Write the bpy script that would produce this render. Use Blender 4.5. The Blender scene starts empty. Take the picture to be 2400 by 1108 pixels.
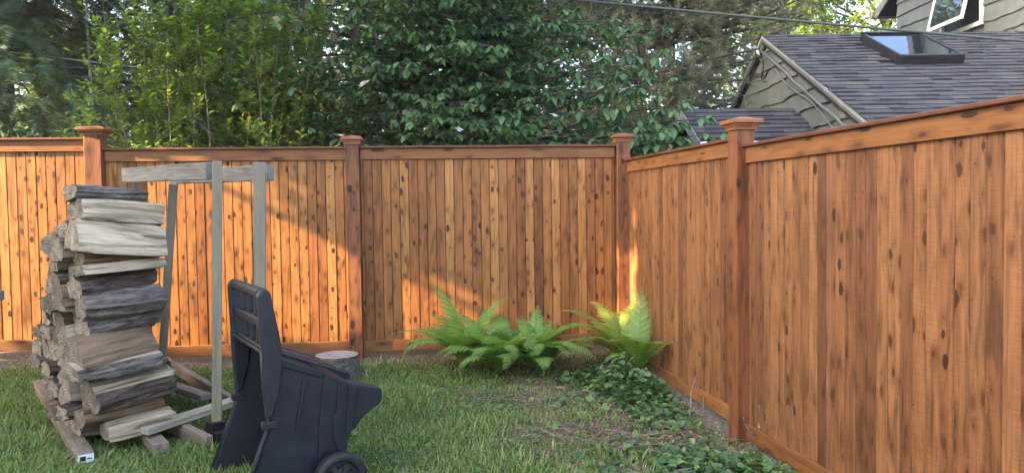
import bpy, bmesh, math, random
import numpy as np
from mathutils import Matrix, Vector, noise as mnoise

R = math.radians
rnd = random.Random(7)
rng = np.random.default_rng(11)
scene = bpy.context.scene
col = scene.collection

# ------------------------------------------------------------------ camera
cam_d = bpy.data.cameras.new('camera')
cam = bpy.data.objects.new('camera', cam_d); col.objects.link(cam)
cam_d.sensor_width = 36.0; cam_d.lens = 27.0; cam_d.clip_start = 0.05; cam_d.clip_end = 800
cam.matrix_world = (Matrix.Translation((0, 0, 1.40)) @ Matrix.Rotation(math.pi/2 - math.atan(69/1800), 4, 'X')
                    @ Matrix.Rotation(R(-0.8), 4, 'Z'))
scene.camera = cam

# ------------------------------------------------------------------ sky, sun, exposure
SUN_K = 3.4                                   # light runs mostly along +X, a little towards +Y
SUN_S = 0.50                                  # drop per metre of X
L = Vector((SUN_K, 1.0, -SUN_S*SUN_K)).normalized()
to_sun = -L
elev = math.asin(to_sun.z); azim = math.atan2(to_sun.x, to_sun.y)
world = bpy.data.worlds.new('World'); scene.world = world; world.use_nodes = True
wn = world.node_tree.nodes; wl = world.node_tree.links
bg = wn['Background']
sky = wn.new('ShaderNodeTexSky'); sky.sky_type = 'NISHITA'; sky.sun_disc = False
sky.sun_elevation = elev; sky.sun_rotation = azim
sky.air_density = 0.8; sky.dust_density = 4.5; sky.ozone_density = 0.2
wl.new(sky.outputs[0], bg.inputs[0]); bg.inputs[1].default_value = 0.15
sd = bpy.data.lights.new('sun', 'SUN'); sd.energy = 5.0; sd.angle = R(0.53); sd.color = (1.0, 0.66, 0.34)
sun = bpy.data.objects.new('sun', sd); col.objects.link(sun)
sun.rotation_euler = to_sun.to_track_quat('Z', 'Y').to_euler(); sun.location = (-20, -4, 12)
vs = scene.view_settings
vs.view_transform = 'Standard'; vs.look = 'None'; vs.exposure = 3.1; vs.gamma = 1.0; vs.use_curve_mapping = False
scene.cycles.max_bounces = 6; scene.cycles.diffuse_bounces = 3; scene.cycles.transmission_bounces = 3
scene.cycles.caustics_reflective = False; scene.cycles.caustics_refractive = False

# ------------------------------------------------------------------ helpers
def tag(o, label=None, cat=None, group=None, kind=None):
    if label: o['label'] = label
    if cat: o['category'] = cat
    if group: o['group'] = group
    if kind: o['kind'] = kind
    return o

def empty(name, loc=(0, 0, 0), rz=0.0, parent=None):
    o = bpy.data.objects.new(name, None); col.objects.link(o)
    o.empty_display_size = 0.1
    o.location = loc; o.rotation_euler = (0, 0, rz)
    if parent: o.parent = parent
    return o

def link_mesh(name, me, mats, parent=None, loc=None):
    o = bpy.data.objects.new(name, me); col.objects.link(o)
    if mats is not None and len(me.materials) == 0:
        for m in (mats if isinstance(mats, (list, tuple)) else [mats]): me.materials.append(m)
    if parent: o.parent = parent
    if loc is not None: o.location = loc
    return o

class MB:
    """collects faces for one mesh"""
    def __init__(s): s.v = []; s.f = []; s.m = []
    def add(s, vs, fs, m=0, M=None):
        b = len(s.v)
        if M is not None: vs = [tuple(M @ Vector(p)) for p in vs]
        s.v += [tuple(p) for p in vs]; s.f += [tuple(b+i for i in f) for f in fs]; s.m += [m]*len(fs)
        return s
    def box(s, lo, hi, m=0, M=None, ch=0.0):
        x0, y0, z0 = lo; x1, y1, z1 = hi
        if ch:
            bm = bmesh.new(); bmesh.ops.create_cube(bm, size=1.0)
            for v in bm.verts:
                v.co = Vector(((x0+x1)/2+v.co.x*(x1-x0), (y0+y1)/2+v.co.y*(y1-y0), (z0+z1)/2+v.co.z*(z1-z0)))
            bmesh.ops.bevel(bm, geom=list(bm.edges), offset=ch, segments=1, affect='EDGES')
            bm.verts.index_update()
            vs = [tuple(v.co) for v in bm.verts]; fs = [[v.index for v in f.verts] for f in bm.faces]
            bm.free(); return s.add(vs, fs, m, M)
        vs = [(x0,y0,z0),(x1,y0,z0),(x1,y1,z0),(x0,y1,z0),(x0,y0,z1),(x1,y0,z1),(x1,y1,z1),(x0,y1,z1)]
        return s.add(vs, [(0,3,2,1),(4,5,6,7),(0,1,5,4),(1,2,6,5),(2,3,7,6),(3,0,4,7)], m, M)
    def beam(s, a, b, w, h, m=0, ch=0.003, up=(0, 0, 1)):
        """square timber from a to b, w across, h along up"""
        a = Vector(a); b = Vector(b); d = b-a; ln = d.length; d.normalize()
        u = Vector(up); x = d.cross(u)
        if x.length < 1e-4: x = Vector((1, 0, 0))
        x.normalize(); u = x.cross(d).normalized()
        M = Matrix(((d.x, x.x, u.x, a.x), (d.y, x.y, u.y, a.y), (d.z, x.z, u.z, a.z), (0, 0, 0, 1)))
        return s.box((0, -w/2, -h/2), (ln, w/2, h/2), m, M, ch)
    def prism(s, poly, y0, y1, m=0, M=None):
        """poly in (x,z), extruded along y"""
        n = len(poly)
        vs = [(p[0], y0, p[1]) for p in poly]+[(p[0], y1, p[1]) for p in poly]
        fs = [tuple(range(n)), tuple(range(2*n-1, n-1, -1))]
        fs += [(i, i+n, (i+1) % n+n, (i+1) % n) for i in range(n)]
        return s.add(vs, fs, m, M)
    def tube(s, pts, rad, n=8, m=0, caps=True, jit=0.0):
        pts = [Vector(p) for p in pts]; k = len(pts)
        if not isinstance(rad, (list, tuple)): rad = [rad]*k
        vs = []; fs = []; prev = None
        for i, p in enumerate(pts):
            t = (pts[min(i+1, k-1)]-pts[max(i-1, 0)]).normalized()
            if prev is None:
                x = t.orthogonal().normalized()
            else:
                x = prev-t*prev.dot(t)
                x = x.normalized() if x.length > 1e-5 else t.orthogonal().normalized()
            prev = x; y = t.cross(x)
            for j in range(n):
                a = 2*math.pi*j/n; r = rad[i]*(1+jit*(rnd.random()-.5))
                vs.append(tuple(p+(x*math.cos(a)+y*math.sin(a))*r))
        for i in range(k-1):
            for j in range(n):
                fs.append((i*n+j, i*n+(j+1) % n, (i+1)*n+(j+1) % n, (i+1)*n+j))
        if caps: fs += [tuple(range(n-1, -1, -1)), tuple((k-1)*n+j for j in range(n))]
        return s.add(vs, fs, m)
    def lathe(s, prof, n=32, m=0, M=None):
        """prof: (r,z) list round the z axis"""
        vs = []; fs = []
        for r, z in prof:
            for j in range(n):
                a = 2*math.pi*j/n; vs.append((r*math.cos(a), r*math.sin(a), z))
        for i in range(len(prof)-1):
            for j in range(n):
                fs.append((i*n+j, i*n+(j+1) % n, (i+1)*n+(j+1) % n, (i+1)*n+j))
        return s.add(vs, fs, m, M)
    def mesh(s, name, mats, smooth=False):
        me = bpy.data.meshes.new(name); me.from_pydata(s.v, [], s.f)
        for mm in (mats if isinstance(mats, (list, tuple)) else [mats]): me.materials.append(mm)
        if max(s.m, default=0) > 0: me.polygons.foreach_set('material_index', s.m)
        if smooth: me.polygons.foreach_set('use_smooth', [True]*len(me.polygons))
        me.update(); return me
    def build(s, name, mats, parent=None, smooth=False, loc=None):
        return link_mesh(name, s.mesh(name, mats, smooth), None, parent, loc)

def np_mesh(name, V, Fc, mat, smooth=False):
    """V (n,3); Fc (f,k) faces that all have k corners"""
    me = bpy.data.meshes.new(name); n = len(V); f, k = Fc.shape
    me.vertices.add(n); me.vertices.foreach_set('co', np.ascontiguousarray(V, dtype=np.float32).ravel())
    me.loops.add(f*k); me.loops.foreach_set('vertex_index', np.ascontiguousarray(Fc, dtype=np.int32).ravel())
    me.polygons.add(f)
    me.polygons.foreach_set('loop_start', np.arange(0, f*k, k, dtype=np.int32))
    me.polygons.foreach_set('loop_total', np.full(f, k, dtype=np.int32))
    if smooth: me.polygons.foreach_set('use_smooth', np.ones(f, dtype=bool))
    me.update(calc_edges=True)
    for m in (mat if isinstance(mat, (list, tuple)) else [mat]): me.materials.append(m)
    return me

def unit(a): return a/np.maximum(np.linalg.norm(a, axis=-1, keepdims=True), 1e-9)
def scatter(T, Fc, pos, d, up, size):
    """copies of the template T (x across, y along, z normal) at pos, y along d; returns verts, faces"""
    N = len(pos); d = unit(d); x = unit(np.cross(d, up)); z = np.cross(x, d)
    size = np.broadcast_to(np.asarray(size, float), (N,))[:, None, None]
    V = pos[:, None, :]+size*(T[None, :, 0:1]*x[:, None]+T[None, :, 1:2]*d[:, None]+T[None, :, 2:3]*z[:, None])
    F = (Fc[None]+(np.arange(N)*len(T))[:, None, None]).reshape(-1, Fc.shape[1])
    return V.reshape(-1, 3), F
def rand_dirs(n):
    return unit(rng.normal(size=(n, 3)))

# leaf templates, length 1, base at the origin, tip along +y
T_OVAL = np.array([(0,0,0),(.22,.25,.05),(.27,.5,.03),(.16,.78,-.03),(0,1,-.10),(-.16,.78,-.03),(-.27,.5,.03),(-.22,.25,.05),(0,.3,-.02),(0,.6,-.04)])
F_OVAL = np.array([(0,1,8),(1,2,8),(2,9,8),(2,3,9),(3,4,9),(4,5,9),(5,6,9),(6,8,9),(6,7,8),(7,0,8)])
T_DIA = np.array([(0,0,0),(.30,.45,.05),(0,1,-.06),(-.30,.45,.05)])
F_DIA = np.array([(0,1,2),(0,2,3)])
T_IVY = np.array([(0,0,0),(.42,.12,.04),(.36,.55,.05),(0,1,-.05),(-.36,.55,.05),(-.42,.12,.04),(0,.4,-.04)])
F_IVY = np.array([(0,1,6),(1,2,6),(2,3,6),(3,4,6),(4,5,6),(5,0,6)])
T_BLADE = np.array([(-.045,0,0),(.045,0,0),(-.035,.55,.06),(.035,.55,.06),(0,1,.26)])
F_BLADE = np.array([(0,1,3),(0,3,2),(2,3,4)])
T_NEED = np.array([(-.02,0,0),(.02,0,0),(0,1,0)])
F_NEED = np.array([(0,1,2)])

# ------------------------------------------------------------------ materials
def new_mat(name):
    m = bpy.data.materials.new(name); m.use_nodes = True
    nt = m.node_tree; return m, nt, nt.nodes, nt.links, nt.nodes['Principled BSDF']
def nd(ns, t, **kw):
    n = ns.new(t)
    for k, v in kw.items(): setattr(n, k, v)
    return n
def ramp(ns, stops, interp='LINEAR'):
    n = ns.new('ShaderNodeValToRGB'); cr = n.color_ramp; cr.interpolation = interp
    while len(cr.elements) < len(stops): cr.elements.new(0.5)
    for e, (p, c) in zip(cr.elements, stops):
        e.position = p; e.color = (c, c, c, 1) if isinstance(c, (int, float)) else (*c, 1)
    return n
def math_n(ns, ls, op, a, b=None, c=None, clamp=False):
    n = ns.new('ShaderNodeMath'); n.operation = op; n.use_clamp = clamp
    for i, v in enumerate((a, b, c)):
        if v is None: continue
        if isinstance(v, (int, float)): n.inputs[i].default_value = v
        else: ls.new(v, n.inputs[i])
    return n.outputs[0]
def mix_c(ns, ls, fac, a, b, blend='MIX'):
    n = ns.new('ShaderNodeMix'); n.data_type = 'RGBA'; n.blend_type = blend
    for s, v in ((n.inputs[0], fac), (n.inputs[6], a), (n.inputs[7], b)):
        if isinstance(v, (int, float)): s.default_value = v
        elif isinstance(v, (tuple, list)): s.default_value = (*v, 1)
        else: ls.new(v, s)
    return n.outputs[2]

def wood_mat(name, tints, axis='Z', knots=0.5, rough=0.55, contrast=0.5, knot_dark=(0.025, 0.010, 0.005), blotch=0.5,
             kerf=0.0, gw=70.0, spec=0.35, gray=None, kw=0.085, kl=0.19):
    m, nt, ns, ls, bs = new_mat(name)
    tc = nd(ns, 'ShaderNodeTexCoord'); oi = nd(ns, 'ShaderNodeObjectInfo')
    sp = nd(ns, 'ShaderNodeSeparateXYZ'); ls.new(tc.outputs['Object'], sp.inputs[0])
    ax = {'X': (1, 2, 0), 'Y': (0, 2, 1), 'Z': (0, 1, 2)}[axis]
    u, v, w = (sp.outputs[i] for i in ax)
    r = oi.outputs['Random']
    uo = math_n(ns, ls, 'MULTIPLY_ADD', r, 17.3, u); wo = math_n(ns, ls, 'MULTIPLY_ADD', r, 91.7, w)
    vo = math_n(ns, ls, 'MULTIPLY_ADD', r, 7.9, v)
    # knots
    uv = math_n(ns, ls, 'ADD', uo, vo)
    kc = nd(ns, 'ShaderNodeCombineXYZ')
    ls.new(math_n(ns, ls, 'DIVIDE', uv, kw), kc.inputs[0]); ls.new(math_n(ns, ls, 'DIVIDE', wo, kl), kc.inputs[1])
    vor = nd(ns, 'ShaderNodeTexVoronoi', voronoi_dimensions='2D'); vor.inputs['Scale'].default_value = 1.0
    vor.inputs['Randomness'].default_value = 0.9
    kn = nd(ns, 'ShaderNodeTexNoise'); kn.inputs['Scale'].default_value = 2.6; kn.inputs['Detail'].default_value = 4; kn.inputs['Roughness'].default_value = .65
    ls.new(kc.outputs[0], kn.inputs['Vector'])
    kadd = nd(ns, 'ShaderNodeVectorMath', operation='MULTIPLY_ADD'); kadd.inputs[1].default_value = (.42, .36, 0)
    ls.new(kn.outputs['Color'], kadd.inputs[0]); ls.new(kc.outputs[0], kadd.inputs[2])
    ls.new(kadd.outputs[0], vor.inputs['Vector'])
    sc = nd(ns, 'ShaderNodeSeparateColor'); ls.new(vor.outputs['Color'], sc.inputs[0])
    present = math_n(ns, ls, 'LESS_THAN', sc.outputs[0], math_n(ns, ls, 'MULTIPLY', math_n(ns, ls, 'MULTIPLY_ADD', math_n(ns, ls, 'FRACT', math_n(ns, ls, 'MULTIPLY', r, 29.7)), 1.5, .35), knots))
    size = math_n(ns, ls, 'MULTIPLY_ADD', math_n(ns, ls, 'POWER', sc.outputs[1], 2.6), 0.24, 0.035)
    dn = math_n(ns, ls, 'DIVIDE', vor.outputs['Distance'], size)
    kmask = math_n(ns, ls, 'MULTIPLY', present, ramp_out(ns, ls, dn, [(0.0, 1.0), (0.30, 0.97), (0.335, 0.5), (0.37, 0.0)], 3.0))
    halo = math_n(ns, ls, 'MULTIPLY', present, ramp_out(ns, ls, vor.outputs['Distance'], [(0.0, 1.0), (0.16, .8), (0.3, .32), (0.62, 0.0)]))
    # grain, bent around the knots
    bend = math_n(ns, ls, 'MULTIPLY', halo, 0.02)
    g = nd(ns, 'ShaderNodeCombineXYZ')
    ls.new(math_n(ns, ls, 'MULTIPLY', math_n(ns, ls, 'ADD', uo, bend), gw), g.inputs[0])
    ls.new(math_n(ns, ls, 'MULTIPLY', vo, gw), g.inputs[1]); ls.new(math_n(ns, ls, 'MULTIPLY', wo, 2.2), g.inputs[2])
    n1 = nd(ns, 'ShaderNodeTexNoise'); n1.inputs['Scale'].default_value = 1.0; n1.inputs['Detail'].default_value = 5
    n1.inputs['Distortion'].default_value = 0.8; n1.inputs['Roughness'].default_value = .6
    ls.new(g.outputs[0], n1.inputs['Vector'])
    g2 = nd(ns, 'ShaderNodeCombineXYZ')
    ls.new(math_n(ns, ls, 'MULTIPLY', uo, 14), g2.inputs[0]); ls.new(math_n(ns, ls, 'MULTIPLY', vo, 14), g2.inputs[1])
    ls.new(math_n(ns, ls, 'MULTIPLY', wo, 2.6), g2.inputs[2])
    n2 = nd(ns, 'ShaderNodeTexNoise'); n2.inputs['Scale'].default_value = 1.0; n2.inputs['Detail'].default_value = 3
    n2.inputs['Distortion'].default_value = 1.2
    ls.new(g2.outputs[0], n2.inputs['Vector'])
    # colour of this board
    rr = math_n(ns, ls, 'FRACT', math_n(ns, ls, 'MULTIPLY', r, 53.17))
    tr = ramp(ns, [(i/max(len(tints)-1, 1), t) for i, t in enumerate(tints)]); ls.new(rr, tr.inputs[0])
    gr = ramp(ns, [(0.25, 1-contrast), (0.5, 1.0), (0.75, 1+contrast*.45)]); ls.new(n1.outputs['Fac'], gr.inputs[0])
    c = mix_c(ns, ls, 1.0, tr.outputs[0], gr.outputs[0], 'MULTIPLY')
    br = ramp(ns, [(0.30, 1-blotch*.62), (0.48, 1.0), (0.7, 1+blotch*.30)]); ls.new(n2.outputs['Fac'], br.inputs[0])
    c = mix_c(ns, ls, 1.0, c, br.outputs[0], 'MULTIPLY')
    if gray:
        n3 = nd(ns, 'ShaderNodeTexNoise'); n3.inputs['Scale'].default_value = 3.0; n3.inputs['Detail'].default_value = 4
        ls.new(tc.outputs['Object'], n3.inputs['Vector'])
        g3 = ramp(ns, [(0.40, 0.0), (0.62, 1.0)]); ls.new(n3.outputs['Fac'], g3.inputs[0])
        c = mix_c(ns, ls, g3.outputs[0], c, gray)
    if kerf:
        kf = nd(ns, 'ShaderNodeTexNoise'); kf.inputs['Scale'].default_value = 1.0; kf.inputs['Detail'].default_value = 1
        kk = nd(ns, 'ShaderNodeCombineXYZ'); ls.new(math_n(ns, ls, 'MULTIPLY', uo, 6), kk.inputs[0])
        ls.new(math_n(ns, ls, 'MULTIPLY', wo, 260), kk.inputs[2]); ls.new(kk.outputs[0], kf.inputs['Vector'])
        kr = ramp(ns, [(0.35, 1-kerf), (0.6, 1+kerf*.5)]); ls.new(kf.outputs['Fac'], kr.inputs[0])
        c = mix_c(ns, ls, 1.0, c, kr.outputs[0], 'MULTIPLY')
    hv = math_n(ns, ls, 'MULTIPLY', halo, math_n(ns, ls, 'MULTIPLY_ADD', sc.outputs[2], .75, .15))
    c = mix_c(ns, ls, hv, c, mix_c(ns, ls, 1.0, c, (0.30, 0.17, 0.13), 'MULTIPLY'))
    kcol = mix_c(ns, ls, sc.outputs[2], knot_dark, tuple(v*2.8 for v in knot_dark))
    c = mix_c(ns, ls, kmask, c, kcol)
    ls.new(c, bs.inputs['Base Color'])
    bs.inputs['Roughness'].default_value = rough; bs.inputs['Specular IOR Level'].default_value = spec
    bp = nd(ns, 'ShaderNodeBump'); bp.inputs['Strength'].default_value = 0.25; bp.inputs['Distance'].default_value = 0.004
    ls.new(n1.outputs['Fac'], bp.inputs['Height']); ls.new(bp.outputs[0], bs.inputs['Normal'])
    return m
def ramp_out(ns, ls, val, stops, div=1.0):
    if div != 1.0: val = math_n(ns, ls, 'DIVIDE', val, div)
    n = ramp(ns, stops); ls.new(val, n.inputs[0]); return n.outputs[0]

def plain_mat(name, c, rough=0.6, var=0.15, scale=8.0, bump=0.0, spec=0.4, metal=0.0, obj_rand=0.0, island=0.0):
    m, nt, ns, ls, bs = new_mat(name)
    tc = nd(ns, 'ShaderNodeTexCoord'); n = nd(ns, 'ShaderNodeTexNoise')
    n.inputs['Scale'].default_value = scale; n.inputs['Detail'].default_value = 5
    ls.new(tc.outputs['Object'], n.inputs['Vector'])
    r_ = ramp(ns, [(0.3, 1-var), (0.7, 1+var)]); ls.new(n.outputs['Fac'], r_.inputs[0])
    cc = mix_c(ns, ls, 1.0, c, r_.outputs[0], 'MULTIPLY')
    if obj_rand:
        oi = nd(ns, 'ShaderNodeObjectInfo'); q = math_n(ns, ls, 'MULTIPLY_ADD', oi.outputs['Random'], obj_rand*2, 1-obj_rand)
        cc = mix_c(ns, ls, 1.0, cc, q, 'MULTIPLY')
    if island:
        ge = nd(ns, 'ShaderNodeNewGeometry'); q = math_n(ns, ls, 'MULTIPLY_ADD', ge.outputs['Random Per Island'], island*2, 1-island)
        cc = mix_c(ns, ls, 1.0, cc, q, 'MULTIPLY')
    ls.new(cc, bs.inputs['Base Color']); bs.inputs['Roughness'].default_value = rough
    bs.inputs['Specular IOR Level'].default_value = spec; bs.inputs['Metallic'].default_value = metal
    if bump:
        b = nd(ns, 'ShaderNodeBump'); b.inputs['Strength'].default_value = bump; b.inputs['Distance'].default_value = 0.01
        ls.new(n.outputs['Fac'], b.inputs['Height']); ls.new(b.outputs[0], bs.inputs['Normal'])
    return m

def leaf_mat(name, cols, rough=0.45, trans=0.35, tcol=None, spec=0.4):
    m, nt, ns, ls, bs = new_mat(name)
    ge = nd(ns, 'ShaderNodeNewGeometry')
    r_ = ramp(ns, [(i/max(len(cols)-1, 1), c) for i, c in enumerate(cols)]); ls.new(ge.outputs['Random Per Island'], r_.inputs[0])
    ls.new(r_.outputs[0], bs.inputs['Base Color']); bs.inputs['Roughness'].default_value = rough
    bs.inputs['Specular IOR Level'].default_value = spec
    tl = nd(ns, 'ShaderNodeBsdfTranslucent')
    t = mix_c(ns, ls, 1.0, r_.outputs[0], tcol or (1.5, 1.5, .6), 'MULTIPLY'); ls.new(t, tl.inputs['Color'])
    mx = nd(ns, 'ShaderNodeMixShader'); mx.inputs[0].default_value = trans
    ls.new(bs.outputs[0], mx.inputs[1]); ls.new(tl.outputs[0], mx.inputs[2])
    ls.new(mx.outputs[0], ns['Material Output'].inputs['Surface'])
    return m

CEDAR = [(0.172,0.063,0.018),(0.329,0.141,0.038),(0.249,0.093,0.025),(0.384,0.178,0.052),(0.216,0.080,0.022),(0.308,0.121,0.032),(0.398,0.193,0.056),(0.187,0.068,0.021),(0.345,0.148,0.039),(0.269,0.104,0.028)]
M = {}
M['cedar'] = wood_mat('cedar_board', CEDAR, 'Z', knots=0.44, contrast=.55, blotch=.8, kw=.062, kl=.115)
M['cedar_r'] = wood_mat('cedar_board_rough', [(0.146,0.059,0.025),(0.239,0.108,0.043),(0.183,0.077,0.029),(0.264,0.126,0.052),(0.157,0.066,0.028),(0.219,0.095,0.038),(0.251,0.116,0.047),(0.136,0.056,0.025),(0.208,0.089,0.036)],
                        'Z', knots=0.40, contrast=.6, blotch=.75, kerf=.14, kw=.066, kl=.13)
M['cedar_x'] = wood_mat('cedar_rail', [(0.251,0.108,0.034),(0.202,0.082,0.026),(0.275,0.124,0.041)], 'X', knots=0.25, contrast=.35, kw=.06, kl=.22, blotch=.4)
M['cedar_cap'] = wood_mat('cedar_cap_strip', [(0.153,0.054,0.027),(0.117,0.041,0.022)], 'X', knots=0.12, contrast=.3, rough=.5)
M['cedar_post'] = wood_mat('cedar_post', [(0.198,0.074,0.028),(0.153,0.057,0.025),(0.225,0.090,0.034)], 'Z', knots=0.5, contrast=.45, blotch=.8, kw=.085, kl=.15)
M['cedar_pcap'] = wood_mat('cedar_post_cap', [(.26,.105,.045),(.21,.082,.036)], 'X', knots=0.0, contrast=.3)
M['gray_x'] = wood_mat('weathered_timber', [(0.207,0.198,0.180),(0.246,0.233,0.211)], 'X', knots=0.10, contrast=.55, rough=.8, spec=.15, gw=45, knot_dark=(.07,.06,.05), kl=.5)
M['treated_z'] = wood_mat('treated_timber', [(0.246,0.217,0.136),(0.281,0.246,0.157)], 'Z', knots=0.05, contrast=.45, rough=.8, spec=.15, gray=(.23,.215,.175), gw=60, knot_dark=(.09,.07,.05), kl=.5)
M['treated_x'] = wood_mat('treated_plank', [(.40,.37,.27),(.34,.30,.22)], 'X', knots=0.05, contrast=.5, rough=.8, spec=.15, gw=60, knot_dark=(.12,.09,.06), kl=.5)
M['brownplank_x'] = wood_mat('brown_timber', [(.20,.155,.115),(.24,.19,.145)], 'X', knots=0.1, contrast=.5, rough=.85, spec=.15, knot_dark=(.06,.045,.035))
M['split_pale'] = wood_mat('split_wood_pale', [(.46,.37,.25),(.37,.30,.21),(.52,.42,.28)], 'X', knots=0.05, contrast=.95, rough=.85, spec=.1, gw=30, kl=.5, knot_dark=(.15,.11,.08))
M['split_tan'] = wood_mat('split_wood_tan', [(.27,.180,.105),(.20,.138,.088),(.32,.215,.125)], 'X', knots=0.05, contrast=.95, rough=.85, spec=.1, gw=28, kl=.5, knot_dark=(.09,.07,.05))
M['split_gray'] = wood_mat('split_wood_gray', [(.20,.165,.130),(.13,.106,.085),(.165,.130,.098)], 'X', knots=0.06, contrast=.95, rough=.9, spec=.1, gw=26, kl=.4, knot_dark=(.05,.045,.04))
def bark_mat(name, c0, c1, c2):
    m, nt, ns, ls, bs = new_mat(name)
    tc = nd(ns, 'ShaderNodeTexCoord'); oi = nd(ns, 'ShaderNodeObjectInfo')
    mp = nd(ns, 'ShaderNodeMapping'); mp.inputs['Scale'].default_value = (6, 34, 34)
    cmb = nd(ns, 'ShaderNodeCombineXYZ'); ls.new(math_n(ns, ls, 'MULTIPLY', oi.outputs['Random'], 40), cmb.inputs[0])
    ls.new(cmb.outputs[0], mp.inputs['Location']); ls.new(tc.outputs['Object'], mp.inputs['Vector'])
    n = nd(ns, 'ShaderNodeTexNoise'); n.inputs['Scale'].default_value = 1; n.inputs['Detail'].default_value = 8; n.inputs['Roughness'].default_value = .7
    n.inputs['Distortion'].default_value = .6
    ls.new(mp.outputs[0], n.inputs['Vector'])
    r_ = ramp(ns, [(0.34, c0), (0.5, c1), (0.68, c2)]); ls.new(n.outputs['Fac'], r_.inputs[0])
    ls.new(r_.outputs[0], bs.inputs['Base Color']); bs.inputs['Roughness'].default_value = .92; bs.inputs['Specular IOR Level'].default_value = .1
    b = nd(ns, 'ShaderNodeBump'); b.inputs['Strength'].default_value = .9; b.inputs['Distance'].default_value = .02
    ls.new(n.outputs['Fac'], b.inputs['Height']); ls.new(b.outputs[0], bs.inputs['Normal'])
    return m
M['bark_dark'] = bark_mat('bark_dark', (.038,.029,.022), (.105,.080,.060), (.21,.172,.135))
M['bark_gray'] = bark_mat('bark_gray', (.045,.038,.031), (.155,.135,.112), (.33,.29,.245))
def end_mat():
    m, nt, ns, ls, bs = new_mat('log_end_grain')
    tc = nd(ns, 'ShaderNodeTexCoord'); oi = nd(ns, 'ShaderNodeObjectInfo')
    n = nd(ns, 'ShaderNodeTexNoise'); n.inputs['Scale'].default_value = 22; n.inputs['Detail'].default_value = 6
    ls.new(tc.outputs['Object'], n.inputs['Vector'])
    wv = nd(ns, 'ShaderNodeTexWave', wave_type='RINGS', rings_direction='X'); wv.inputs['Scale'].default_value = 18; wv.inputs['Distortion'].default_value = 4
    ls.new(tc.outputs['Object'], wv.inputs['Vector'])
    a = ramp(ns, [(0.3, (.16,.130,.098)), (0.7, (.38,.315,.235))]); ls.new(n.outputs['Fac'], a.inputs[0])
    b = ramp(ns, [(0.0, .75), (1.0, 1.1)]); ls.new(wv.outputs['Fac'], b.inputs[0])
    c = mix_c(ns, ls, 1.0, a.outputs[0], b.outputs[0], 'MULTIPLY')
    c = mix_c(ns, ls, 1.0, c, math_n(ns, ls, 'MULTIPLY_ADD', oi.outputs['Random'], .8, .6), 'MULTIPLY')
    ls.new(c, bs.inputs['Base Color']); bs.inputs['Roughness'].default_value = .9; bs.inputs['Specular IOR Level'].default_value = .1
    return m
M['end'] = end_mat()
M['black_metal'] = plain_mat('black_bracket_metal', (.012,.012,.014), .45, .2, 30)
M['plastic'] = plain_mat('charcoal_plastic', (.0130,.0160,.0230), .46, .30, 9, bump=.03, spec=.45)
M['rubber'] = plain_mat('tyre_plastic', (.016,.017,.020), .6, .2, 40, bump=.1)
M['siding'] = plain_mat('sage_siding_paint', (0.133,0.153,0.139), .7, .16, 5, bump=.15, obj_rand=.08)
M['trimgray'] = plain_mat('sage_trim_paint', (0.132,0.148,0.138), .65, .1, 6)
M['drip'] = plain_mat('pale_drip_edge', (.34,.35,.37), .45, .05, 6, metal=.2)
M['white'] = plain_mat('white_paint', (.78,.78,.76), .4, .05, 6)
M['roofdark'] = plain_mat('roof_underlay', (.022,.021,.024), .9, .2, 10)
M['skyframe'] = plain_mat('skylight_cladding', (.030,.031,.033), .35, .25, 14, metal=.3)
M['pipe'] = plain_mat('painted_conduit', (.135,.150,.140), .55, .1, 8)
M['wire'] = plain_mat('black_cable', (.012,.012,.013), .5, .1, 10)
M['greencable'] = plain_mat('aerial_cable', (.075,.090,.080), .6, .2, 20)
M['stone'] = plain_mat('foundation', (.25,.24,.22), .9, .2, 10, bump=.3)
def shingle_mat():
    m, nt, ns, ls, bs = new_mat('asphalt_shingle')
    tc = nd(ns, 'ShaderNodeTexCoord'); oi = nd(ns, 'ShaderNodeObjectInfo'); ge = nd(ns, 'ShaderNodeNewGeometry')
    q = math_n(ns, ls, 'FRACT', math_n(ns, ls, 'MULTIPLY', math_n(ns, ls, 'ADD', oi.outputs['Random'], ge.outputs['Random Per Island']), 7.31))
    r_ = ramp(ns, [(0, (0.0338,0.0360,0.0412)), (.25, (0.0602,0.0620,0.0666)), (.5, (0.0442,0.0470,0.0529)), (.75, (0.0771,0.0770,0.0784)), (.9, (0.0545,0.0570,0.0647)), (1, (0.0893,0.0860,0.0823))]); ls.new(q, r_.inputs[0])
    n = nd(ns, 'ShaderNodeTexNoise'); n.inputs['Scale'].default_value = 90; n.inputs['Detail'].default_value = 3; ls.new(tc.outputs['Object'], n.inputs['Vector'])
    g = ramp(ns, [(.3, .7), (.7, 1.35)]); ls.new(n.outputs['Fac'], g.inputs[0])
    ls.new(mix_c(ns, ls, 1.0, r_.outputs[0], g.outputs[0], 'MULTIPLY'), bs.inputs['Base Color'])
    bs.inputs['Roughness'].default_value = .85; bs.inputs['Specular IOR Level'].default_value = .3
    return m
M['shingle'] = shingle_mat()
def glass_mat(name, tint=(.02,.025,.03)):
    m, nt, ns, ls, bs = new_mat(name)
    bs.inputs['Base Color'].default_value = (*tint, 1); bs.inputs['Roughness'].default_value = .02
    bs.inputs['IOR'].default_value = 1.9; bs.inputs['Specular Tint'].default_value = (.50,.68,1.0,1); bs.inputs['Specular IOR Level'].default_value = 1.0
    n = nd(ns, 'ShaderNodeTexNoise'); n.inputs['Scale'].default_value = 1.5
    b = nd(ns, 'ShaderNodeBump'); b.inputs['Strength'].default_value = .05; b.inputs['Distance'].default_value = .05
    ls.new(n.outputs['Fac'], b.inputs['Height']); ls.new(b.outputs[0], bs.inputs['Normal'])
    return m
M['glass'] = glass_mat('window_glass')

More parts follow.
